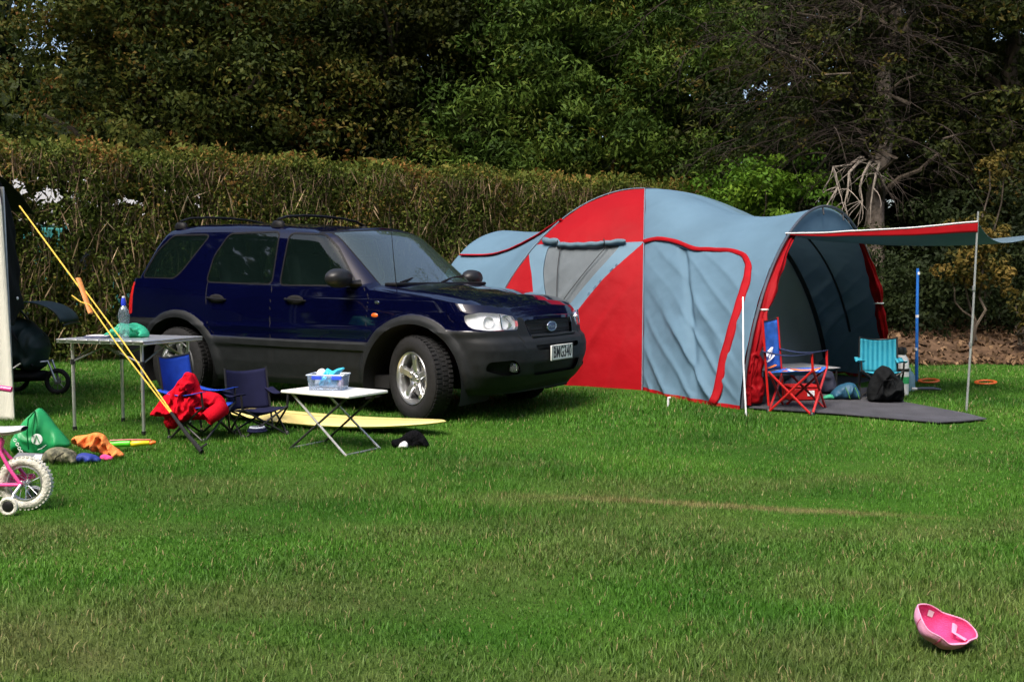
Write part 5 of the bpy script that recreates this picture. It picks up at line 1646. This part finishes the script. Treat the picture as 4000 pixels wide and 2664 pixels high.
gr = thing('guy_rope', 'taut yellow guy rope with a wooden slider running from the cream tent', 'rope', (-2.06, 6.57, 0))
G0 = Vector((-3.93, 8.02, 1.74)) - Vector((-2.06, 6.57, 0)); G1 = Vector((0, 0, .0))
ropem = mat('yellow_rope', (.72, .46, .06), .8, var=.25, scale=60)
def gp(t, o=0): return G0.lerp(G1, t) + Vector((o, 0, o * .4))
m = MB(); m.tube([gp(0), gp(.40)], .0058, 6); m.build('rope', ropem, gr)
m = MB(); m.tube([gp(.38, .02), gp(.60, .022), gp(.86, .004)], .005, 6); m.build('rope', ropem, gr)
m = MB(); m.tube([gp(.44, -.012), gp(.60, -.022), gp(.86, -.004)], .005, 6); m.build('rope', ropem, gr)
m = MB(); m.tube([gp(.365, .0) + Vector((0, 0, .06)), gp(.45, -.0) + Vector((-.02, 0, -.05))], .021, 10, flat=.6); m.build('slider', mat('slider_wood', (.52, .20, .045), .6, var=.25, scale=20, stretch=(6, 6, 1)), gr)
m = MB(); m.tube([gp(.44, -.012), gp(.43) + Vector((-.07, 0, .0)), gp(.42) + Vector((-.12, 0, .03))], .005, 6); m.build('rope_tail', ropem, gr)
m = MB(); m.tube([gp(.855), gp(.93), gp(1.0) + Vector((0, 0, .02))], [.010, .013, .016], 8); m.build('rubber_end', dark_rubber, gr)
m = MB(); m.tube([(.03, .02, .07), (0, 0, .05), (-.04, .03, -.12)], .008, 7); m.build('peg', dark_rubber, gr)

ps = thing('pushchair', 'black three-wheeled pushchair parked against the hedge by the cream tent', 'pushchair', (-4.72, 9.95, 0))
def pwheel(x, y, r):
    w = bpy.data.objects.new('wheel', None); COL.objects.link(w); w.parent = ps; w.location = (x, y, r)
    m = MB(); m.ring((0, 0, 0), r - .024, .024, 'y', 32, 8); m.build('tyre', dark_rubber, w)
    m = MB(); m.lathe([(0, -.02), (.03, -.02), (.03, .02), (0, .02)], 12, axis='y')
    for k in range(8):
        a = math.pi * 2 * k / 8; m.tube([(0, 0, 0), ((r - .03) * math.cos(a), 0, (r - .03) * math.sin(a))], .004, 5)
    m.build('hub_and_spokes', grey_bar, w)
pwheel(.17, 0, .132); pwheel(-.36, -.22, .15); pwheel(-.36, .22, .15)
for s_ in (-1, 1):
    m = MB(); m.tube([(-.36, s_ * .22, .15), (-.12, s_ * .17, .32), (.10, s_ * .05, .34), (.17, s_ * .035, .13)], .012, 8); m.build('frame_tube', steel, ps)
    m = MB(); m.tube([(.0, s_ * .16, .30), (-.22, s_ * .22, .75), (-.42, s_ * .23, 1.0)], .012, 8); m.build('handle_tube', black_tube, ps)
m = MB(); m.tube([(-.42, -.23, 1.0), (-.46, 0, 1.02), (-.42, .23, 1.0)], .016, 8); m.build('handlebar', black_tube, ps)
teal_dark = mat('pushchair_cloth', (.012, .032, .034), .6, var=.3)
puff('seat', [(-.36, .30), (-.05, .22), (.05, .28), (.10, .48), (.06, .60), (-.10, .75), (-.32, .80), (-.40, .55)], .19, teal_dark, ps, res=.02, edge=.12, fold=.03, seed=3, back=.9)
puff('basket', [(-.34, .12), (.06, .14), (.08, .24), (-.34, .26)], .16, black_cloth, ps, res=.02, edge=.08, fold=.02, seed=5, back=.9)
def hood(u, v):
    a = R(188) - R(185) * u
    y = -.21 + .42 * v
    r = .30 * (1 - .10 * (2 * v - 1) ** 4)
    return (-.06 + r * 1.35 * math.cos(a) * 1.0, y, .72 + .20 * math.sin(a) * 1.05)
m = MB(); m.grid(hood, 18, 14); m.build('canopy', teal_dark, ps, solid=.008)
m = MB(); m.tube([(.33, -.20, .70), (.345, -.1, .715), (.35, 0, .72), (.345, .1, .715), (.33, .20, .70)], .012, 6); m.build('canopy_rim', black_tube, ps)
m = MB(); m.lathe([(0, .012), (.010, .01), (.012, 0)], 10, axis='y'); q = m.build('bolt', steel, ps); q.location = (.0, -.22, .82); q.scale = (1, -1, 1)

# ---------------------------------------------------------------- things on the grass at the left
sbag = thing('shopping_bag', 'green reusable shopping bag with a white round emblem on the grass', 'bag', (-3.12, 6.55, 0), R(4))
bagm = mat('green_bag_cloth', (.012, .28, .085), .45, var=.2, scale=8, spec=.5)
kx = .000903
puff('bag_body', [((x - 240) * kx, (1062 - y) * kx) for x, y in [(240, 705), (290, 760), (350, 850), (410, 920), (462, 992), (390, 1030), (300, 1062), (150, 1062), (40, 1040), (25, 960), (75, 880), (130, 800)]], .09, bagm, sbag, res=.011, edge=.09, fold=.022, fscale=9, seed=2, back=1.0)
whitep = mat('print_on_bag', (.72, .76, .72), .6)
def bagpt(x, y, o=.012): return Vector(((x - 240) * kx, -.105 - o, (1062 - y) * kx))
m = MB(); m.lathe([(0, 0), (.034, 0), (.036, .004)], 28, bagpt(265, 925, .012), 'y'); m.build('round_emblem', whitep, sbag)
m = MB(); m.tube([bagpt(245, 950, .017), bagpt(265, 895, .017), bagpt(285, 950, .017)], .0035, 5); m.build('emblem_mark', bagm, sbag)
m = MB(); m.tube([bagpt(270, 1000), bagpt(300, 990), bagpt(330, 965)], .005, 5, flat=.4); m.build('print_line', whitep, sbag)
for k, (x, y) in enumerate(((110, 930), (125, 960), (138, 990), (150, 1015), (170, 1035))):
    m = MB(); m.ring(bagpt(x, y, .004), .009, .003, 'y', 14, 5); m.build('print_letter', whitep, sbag)
m = MB(); m.tube([bagpt(205, 1000, .01), bagpt(200, 880, .015), bagpt(205, 780, .0), bagpt(232, 730, -.05), bagpt(245, 800, .0), bagpt(235, 900, .02)], .012, 6, flat=.25); m.build('handle', bagm, sbag)

gb = thing('grey_board', 'flat grey board leaning in front of the green shopping bag', 'board', (-3.05, 6.28, 0), R(-14))
m = MB(); m.box((0, 0, .03), (.26, .09, .012), Matrix.Rotation(R(28), 3, 'X')); m.build('plate', grey_bar, gb, bevel=.004); m = MB(); m.box((.06, -.004, .038), (.09, .05, .004), Matrix.Rotation(R(28), 3, 'X')); m.build('pale_panel', mat('pale_panel', (.45, .50, .60), .4), gb)
cb = thing('camouflage_bag', 'small camouflage patterned bag beside the green shopping bag', 'bag', (-2.85, 6.24, 0), R(0))
camo = mat('camouflage', (.19, .18, .11), .8, var=.2, scale=30, dirt=(.012, .016, .010))
puff('bag_body', [(-.105, .0), (-.11, .05), (-.08, .095), (-.02, .11), (.05, .10), (.10, .07), (.115, .02), (.10, .0)], .07, camo, cb, res=.008, edge=.05, fold=.02, fscale=20, seed=7, back=.8)
m = MB(); m.tube([(.0, -.095, .02), (.02, -.10, .06), (.06, -.085, .085)], .007, 6, flat=.4); m.build('strap', dark_rubber, cb)
bp = thing('blue_sandal_pair', 'small dark blue cloth item between the camouflage bag and orange towel', 'clothing', (-2.69, 6.27, 0), R(6))
puff('cloth', [(-.08, 0), (-.075, .05), (-.03, .07), (.04, .055), (.08, .03), (.08, 0)], .05, mat('royal_blue', (.012, .03, .22), .7), bp, res=.008, edge=.04, fold=.015, fscale=22, seed=4, back=.8)
bp.name = 'blue_cloth'
tw_ = thing('orange_towel', 'bright orange towel with a pink corner heaped on the grass', 'towel', (-2.68, 6.40, 0), R(2))
orange_m = mat('orange_terry', (.90, .27, .075), .95, var=.12, scale=10, bump=.5, bscale=160, spec=.1)
kt = .00088
T = [(490, 938), (590, 930), (650, 908), (712, 930), (742, 990), (800, 1035), (862, 1086), (770, 1112), (700, 1100), (690, 1070), (590, 1040), (540, 1022), (470, 992)]
puff('towel_body', [((x - 660) * kt, (1112 - y) * kt) for x, y in T], .05, orange_m, tw_, res=.007, edge=.035, fold=.034, fscale=17, seed=6, back=1.0)
puff('pink_corner', [((x - 660) * kt, (1114 - y) * kt) for x, y in [(700, 1075), (740, 1058), (800, 1080), (800, 1108), (720, 1114)]], .03, mat('pink_terry', (.75, .05, .22), .95), tw_, res=.006, edge=.03, fold=.01, seed=3, place=lambda x, y, z: (x, y - .075, z))
ty = thing('water_squirter', 'green and yellow toy water squirter with an orange tip', 'toy', (-2.70, 6.66, .055), R(10))
for nm, x0, x1, r0, r1, c in (('grip', -.02, .13, .030, .034, (.10, .65, .03)), ('barrel', .13, .25, .032, .024, (.80, .66, .02)), ('tip', .25, .29, .022, .014, (.85, .16, .02))):
    m = MB(); m.tube([(x0, 0, 0), (x0 + .01, 0, 0), ((x0 + x1) / 2, 0, .004), (x1 - .005, 0, .004), (x1, 0, .004)], [r0 * .8, r0, (r0 + r1) / 2 * 1.03, r1, r1 * .8], 12, flat=.75); m.build(nm, mat('toy_' + nm, c, .35, var=.05), ty)
m = MB(); m.prism([(.02, -.03), (.06, -.03), (.05, -.06), (.02, -.055)], -.012, .012); m.build('trigger', orange_lens, ty)
m = MB(); m.tube([(.0, -.02, .028), (.12, -.02, .030), (.26, -.012, .024)], .005, 5); m.build('red_ridge', red_tube, ty)

# ---------------------------------------------------------------- child's bicycle
bi = thing('childs_bicycle', "small pink child's bicycle with white tyres and stabilisers at the left edge", 'bicycle', (-2.465, 5.00, 0), R(180))
pink = mat('pink_enamel', (.75, .07, .28), .25, coat=.6, var=.05); tyre_w = mat('white_tyre', (.62, .60, .52), .8, var=.12, scale=25, bump=.5, bscale=60)
def bwheel(x):
    w = bpy.data.objects.new('wheel', None); COL.objects.link(w); w.parent = bi; w.location = (x, 0, .137)
    m = MB(); m.ring((0, 0, 0), .113, .024, 'y', 48, 10); m.build('tyre', tyre_w, w)
    m = MB()
    for k in range(40):
        a = 2 * math.pi * k / 40
        for yy in (-.012, .012): m.box((.1345 * math.cos(a), yy, .1345 * math.sin(a)), (.006, .012, .010), Matrix.Rotation(-a, 3, 'Y'))
    m.build('tread', tyre_w, w, smooth=False)
    m = MB(); m.lathe([(.092, -.012), (.084, -.014), (.082, 0), (.084, .014), (.092, .012)], 40, axis='y'); m.build('rim', steel, w)
    m = MB(); m.lathe([(0, -.035), (.014, -.035), (.014, -.02), (.009, -.018), (.009, .018), (.014, .02), (.014, .035), (0, .035)], 14, axis='y'); m.build('hub', steel, w)
    for k in range(16):
        a = 2 * math.pi * k / 16; s_ = 1 if k % 2 else -1
        m = MB(); m.tube([(.011 * math.cos(a + .6), s_ * .017, .011 * math.sin(a + .6)), (.085 * math.cos(a), 0, .085 * math.sin(a))], .0014, 4, cap=False); m.build('spoke', chrome, w)
bwheel(0); bwheel(.58)
def bt_(nm, pts, r, mt=pink, n=10, **k):
    m = MB(); m.tube(pts, r, n, **k); return m.build(nm, mt, bi)
for s_ in (-1, 1):
    bt_('chain_stay', [(0, s_ * .045, .137), (.10, s_ * .04, .135), (.20, s_ * .02, .13)], .010); bt_('seat_stay', [(0, s_ * .045, .137), (.06, s_ * .04, .22), (.12, s_ * .015, .31)], .009)
    bt_('fork_blade', [(.58, s_ * .045, .137), (.56, s_ * .045, .27), (.53, s_ * .02, .31)], .010)
    bt_('handlebar', [(.50, s_ * .02, .50), (.44, s_ * .12, .60), (.33, s_ * .17, .615), (.22, s_ * .185, .60)], .010, chrome); bt_('grip', [(.24, s_ * .183, .604), (.15, s_ * .19, .590)], .015)
    bt_('stabiliser_arm', [(0, s_ * .05, .137), (.015, s_ * .09, .10), (.02, s_ * .115, .048)], .008, steel)
    w = bpy.data.objects.new('stabiliser_wheel', None); COL.objects.link(w); w.parent = bi; w.location = (.02, s_ * .135, .048)
    m = MB(); m.ring((0, 0, 0), .037, .011, 'y', 28, 8); m.build('tyre', tyre_w, w)
    m = MB(); m.lathe([(0, -.012), (.012, -.014), (.028, -.006), (.030, .006), (.012, .014), (0, .012)], 20, axis='y'); m.build('disc', black_tube, w)
    bt_('crank', [(.21, s_ * .05, .135), (.21 + s_ * .06, s_ * .055, .10)], .007, steel); bt_('pedal', [(.21 + s_ * .06, s_ * .055, .10), (.21 + s_ * .06, s_ * .11, .10)], .014, black_tube)
bt_('seat_tube', [(.21, 0, .13), (.12, 0, .32), (.105, 0, .37)], .013); bt_('down_tube', [(.21, 0, .13), (.36, 0, .22), (.51, 0, .36)], .016); bt_('top_tube', [(.13, 0, .30), (.35, 0, .32), (.51, 0, .40)], .014); bt_('steerer', [(.535, 0, .31), (.50, 0, .51)], .016)
m = MB(); m.prism(shrink_round([(-.03, .15), (.20, .115), (.24, .12), (.24, .15), (.20, .165), (-.02, .175)], .012), -.062, -.045); m.build('chain_guard', pink, bi, bevel=.004)
def sad(u, v):
    a = 2 * math.pi * v; x = -.005 + .19 * u
    w = .062 * (1 - u) ** .7 + .018; k = math.sin(math.pi * min(1, .06 + u * .93)) ** .4
    return (x, w * k * math.cos(a), .415 + .022 * k * math.sin(a) - .012 * math.sin(math.pi * u))
m = MB(); m.grid(sad, 18, 16); m.build('saddle', mat('saddle_grey', (.52, .52, .55), .45, var=.08), bi)
bt_('seat_post', [(.105, 0, .36), (.09, 0, .41)], .011, chrome)

# ---------------------------------------------------------------- things by the porch
m = MB(); 
bpo = thing('windbreak_pole', 'tall thin blue pole standing in the grass right of the porch', 'pole', (4.56, 11.2, 0), 0)
m.tube([(0, 0, -.05), (-.012, 0, .6), (-.02, 0, 1.27)], [.018, .017, .015], 10); m.build('shaft', mat('blue_pole', (.02, .14, .50), .4, var=.15, scale=8), bpo)
for z in (.35, .72, 1.2): 
    m = MB(); m.tube([(-.012, 0, z), (-.013, 0, z + .03)], .0185, 10); m.build('joint', peg_m, bpo)
disc_m = mat('orange_ring', (.80, .15, .02), .45)
for k, (x, y, lb) in enumerate(((4.55, 10.85, 'orange throwing ring on the grass beside the blue pole'), (5.10, 10.70, 'orange throwing ring on the open grass right of the awning pole'))):
    m = MB(); m.ring((0, 0, 0), .095, .020, 'z', 36, 8, ry=.012); o = m.build('throwing_ring', disc_m); o.location = (x, y, .045); o.rotation_euler = (R(4), R(-5), 0); tag(o, lb, 'toy', 'orange throwing rings')
wb = thing('white_bottle', 'white plastic bottle with a dark cap beside the turquoise chair', 'bottle', (3.87, 9.9, 0))
m = MB(); m.lathe([(0, 0), (.075, 0), (.08, .02), (.078, .30), (.07, .36), (.045, .40), (.04, .42)], 24); m.build('bottle_body', mat('white_plastic', (.74, .74, .76), .45), wb)
m = MB(); m.lathe([(.052, .41), (.055, .44), (.045, .475), (0, .48)], 18); m.build('cap', black_tube, wb); m = MB(); m.lathe([(.0812, .12), (.0815, .19)], 24); m.build('green_label', mat('label_green', (.03, .35, .12), .6), wb); m = MB(); m.lathe([(.0802, .24), (.0802, .27)], 24); m.build('dark_label', black_tube, wb)
jr = thing('water_container', 'translucent blue water container behind the white bottle', 'container', (4.10, 10.3, 0))
m = MB(); m.lathe([(0, 0), (.07, 0), (.075, .03), (.072, .15), (.05, .19), (.025, .21)], 22); m.build('container_body', mat('pale_blue_plastic', (.20, .36, .45), .3), jr); m = MB(); m.lathe([(.03, .20), (.03, .235), (0, .24)], 14); m.build('cap', peg_m, jr)
kn = thing('dropped_peg_bag', 'small dark pouch with a pale end lying in the grass below the blue pole', 'bag', (4.22, 10.1, .02), R(-4))
kn.name = 'peg_bag'
m = MB(); m.tube([(-.10, 0, .02), (-.06, 0, .024), (.06, 0, .024), (.14, 0, .015)], [.018, .022, .024, .012], 8, flat=.7); m.build('pouch', mat('slate_cloth', (.05, .06, .09), .8), kn); m = MB(); m.tube([(-.15, 0, .02), (-.10, 0, .02)], .015, 8); m.build('pale_end', peg_m, kn)
bb = thing('black_bag', 'large soft black bag slumped in front of the turquoise chair', 'bag', (3.45, 9.20, .024), R(-6))
bb.scale = (.86, .86, .86)
puff('bag_body', [(-.17, 0), (-.19, .10), (-.16, .22), (-.10, .34), (-.03, .395), (.05, .37), (.13, .27), (.19, .22), (.20, .08), (.18, 0)], .13, black_cloth, bb, res=.014, edge=.11, fold=.04, fscale=11, seed=3, back=.6)
m = MB(); m.tube([(-.10, -.12, .10), (-.06, -.19, .24), (.04, -.18, .26), (.10, -.13, .12)], .010, 6, flat=.4); m.build('strap', black_tube, bb)
gb2 = thing('swim_bag', 'blue and lime green swim bag lying on the mat inside the porch', 'bag', (3.14, 9.40, .024), R(-5))
puff('bag_body', [(-.14, 0), (-.12, .06), (-.05, .13), (.04, .16), (.10, .15), (.15, .06), (.15, 0)], .10, mat('petrol_cloth', (.012, .07, .13), .6), gb2, res=.011, edge=.08, fold=.02, fscale=12, seed=8, back=.8)
limem = mat('lime_stripe', (.16, .50, .08), .6)
for x0 in (.0, .085):
    m = MB(); m.tube([(x0 + .03, -.112, .02), (x0 + .012, -.122, .07), (x0 - .01, -.105, .12)], .010, 6, flat=.35); m.build('lime_stripe', limem, gb2)
puff('towel_corner', [(-.22, 0), (-.20, .03), (-.13, .055), (-.09, .02), (-.10, 0)], .04, mat('jade_cloth', (.03, .30, .17), .8), gb2, res=.008, edge=.03, fold=.01, seed=2, place=lambda x, y, z: (x, y - .05, z))
dk = thing('dark_duffel', 'dark navy duffel bundle behind the red chair inside the porch', 'bag', (2.95, 9.85, .024), R(0))
puff('bundle', [(-.30, 0), (-.30, .10), (-.15, .20), (.05, .25), (.22, .22), (.26, .10), (.24, 0)], .14, mat('ink_cloth', (.012, .015, .035), .8), dk, res=.016, edge=.1, fold=.04, fscale=9, seed=9, back=.8)
lt = thing('low_table', 'low pale grey table standing behind the red chair inside the porch', 'table', (2.75, 10.05, .02), R(20))
m = MB(); m.grid(lambda u, v: (-.45 + .9 * u, -.30 + .6 * v, .25 - .03 * math.sin(math.pi * u) * math.sin(math.pi * v)), 10, 8); m.build('table_cloth', t_inner, lt, solid=.01)
for sx in (-1, 1):
    for sy in (-1, 1):
        m = MB(); m.tube([(sx * .42, sy * .28, 0), (sx * .42, sy * .28, .25)], .011, 7); m.build('leg', black_tube, lt)
rb = thing('red_box', 'low red box with a pale sticker behind the legs of the red chair', 'box', (2.72, 9.35, .024), R(10))
m = MB(); m.box((0, 0, .06), (.30, .2, .12)); m.build('box_body', red_tube, rb, bevel=.015); m = MB(); m.box((0, 0, .13), (.31, .21, .02)); m.build('lid', red_tube, rb, bevel=.006); m = MB(); m.box((.05, -.103, .07), (.07, .004, .05)); m.build('sticker', wht, rb)

# ---------------------------------------------------------------- pink sun hat in the foreground
ht = thing('pink_cap', 'bright pink sun cap lying upturned on the foreground grass', 'hat', (1.36, 3.10, .012))
ht.scale = (1.0, 1.0, .92)
hat_o = mat('hat_pink', (.82, .34, .52), .9, var=.08, bump=.3, bscale=300); hat_i = mat('hat_inside', (.66, .05, .20), .9, var=.15, scale=18, bump=.3, bscale=200)
HR = Matrix.Translation((0, 0, .062)) @ Matrix.Rotation(R(21), 4, 'Y') @ Matrix.Rotation(R(26), 4, 'X')
def hatpt(u, v, k=1.0):
    a = 2 * math.pi * u; b = v * math.pi / 2
    r = .088 * math.sin(b) ** .85 * k
    w = 1 + (.05 * math.sin(a * 3 + 1) + .10 * max(0, math.cos(a)) ** 3) * v + .08 * v * noise.noise(Vector((math.cos(a) * 1.7, math.sin(a) * 1.7, 3)))
    r *= 1 + .06 * noise.noise(Vector((math.cos(a) * 2.5, math.sin(a) * 2.5, v * 3)))
    p = Vector((r * 1.08 * math.cos(a) * w, r * .90 * math.sin(a), -.070 * math.cos(b) ** .9 * k + .022 + (.012 * math.cos(2 * a) + .020 * noise.noise(Vector((math.cos(a) * 1.6, math.sin(a) * 1.6, 8)))) * v))
    return HR @ p
m = MB(); m.grid(lambda u, v: hatpt(u, v), 72, 18); m.build('crown', hat_o, ht)
m = MB(); m.grid(lambda u, v: hatpt(u, v, .955), 72, 18); m.build('lining', hat_i, ht)
for k6 in range(6):
    m = MB(); m.tube([hatpt(k6 / 6 + .04, .05 + .95 * q / 12, 1.006) for q in range(13)], .0016, 4); m.build('crown_seam', hat_i, ht)
m = MB(); m.tube([hatpt(k / 72, 1.0, .98) for k in range(73)], .0026, 6); m.build('hem', hat_o, ht)
m = MB(); m.grid(lambda u, v: hatpt(.26 + .045 * u, .66 + .22 * v, .93), 4, 4); m.build('size_label', mat('hat_label', (.75, .72, .76), .8), ht)
m = MB(); m.tube([hatpt(.95, .75, .88), hatpt(.02, .55, .6), hatpt(.12, .75, .88)], .010, 6, flat=.35); m.build('back_strap', hat_o, ht)
def peak(u, v):
    a = 2 * math.pi * (.60 + .28 * u)
    base = HR.inverted() @ hatpt((.60 + .28 * u) % 1, .93, .97)
    k = math.sin(math.pi * u) ** .6
    return HR @ (base + Vector((-math.cos(a) * .035 * v * k, -math.sin(a) * .035 * v * k, -.028 * v * k)))
m = MB(); m.grid(peak, 16, 5); m.build('folded_peak', hat_o, ht, solid=.003)
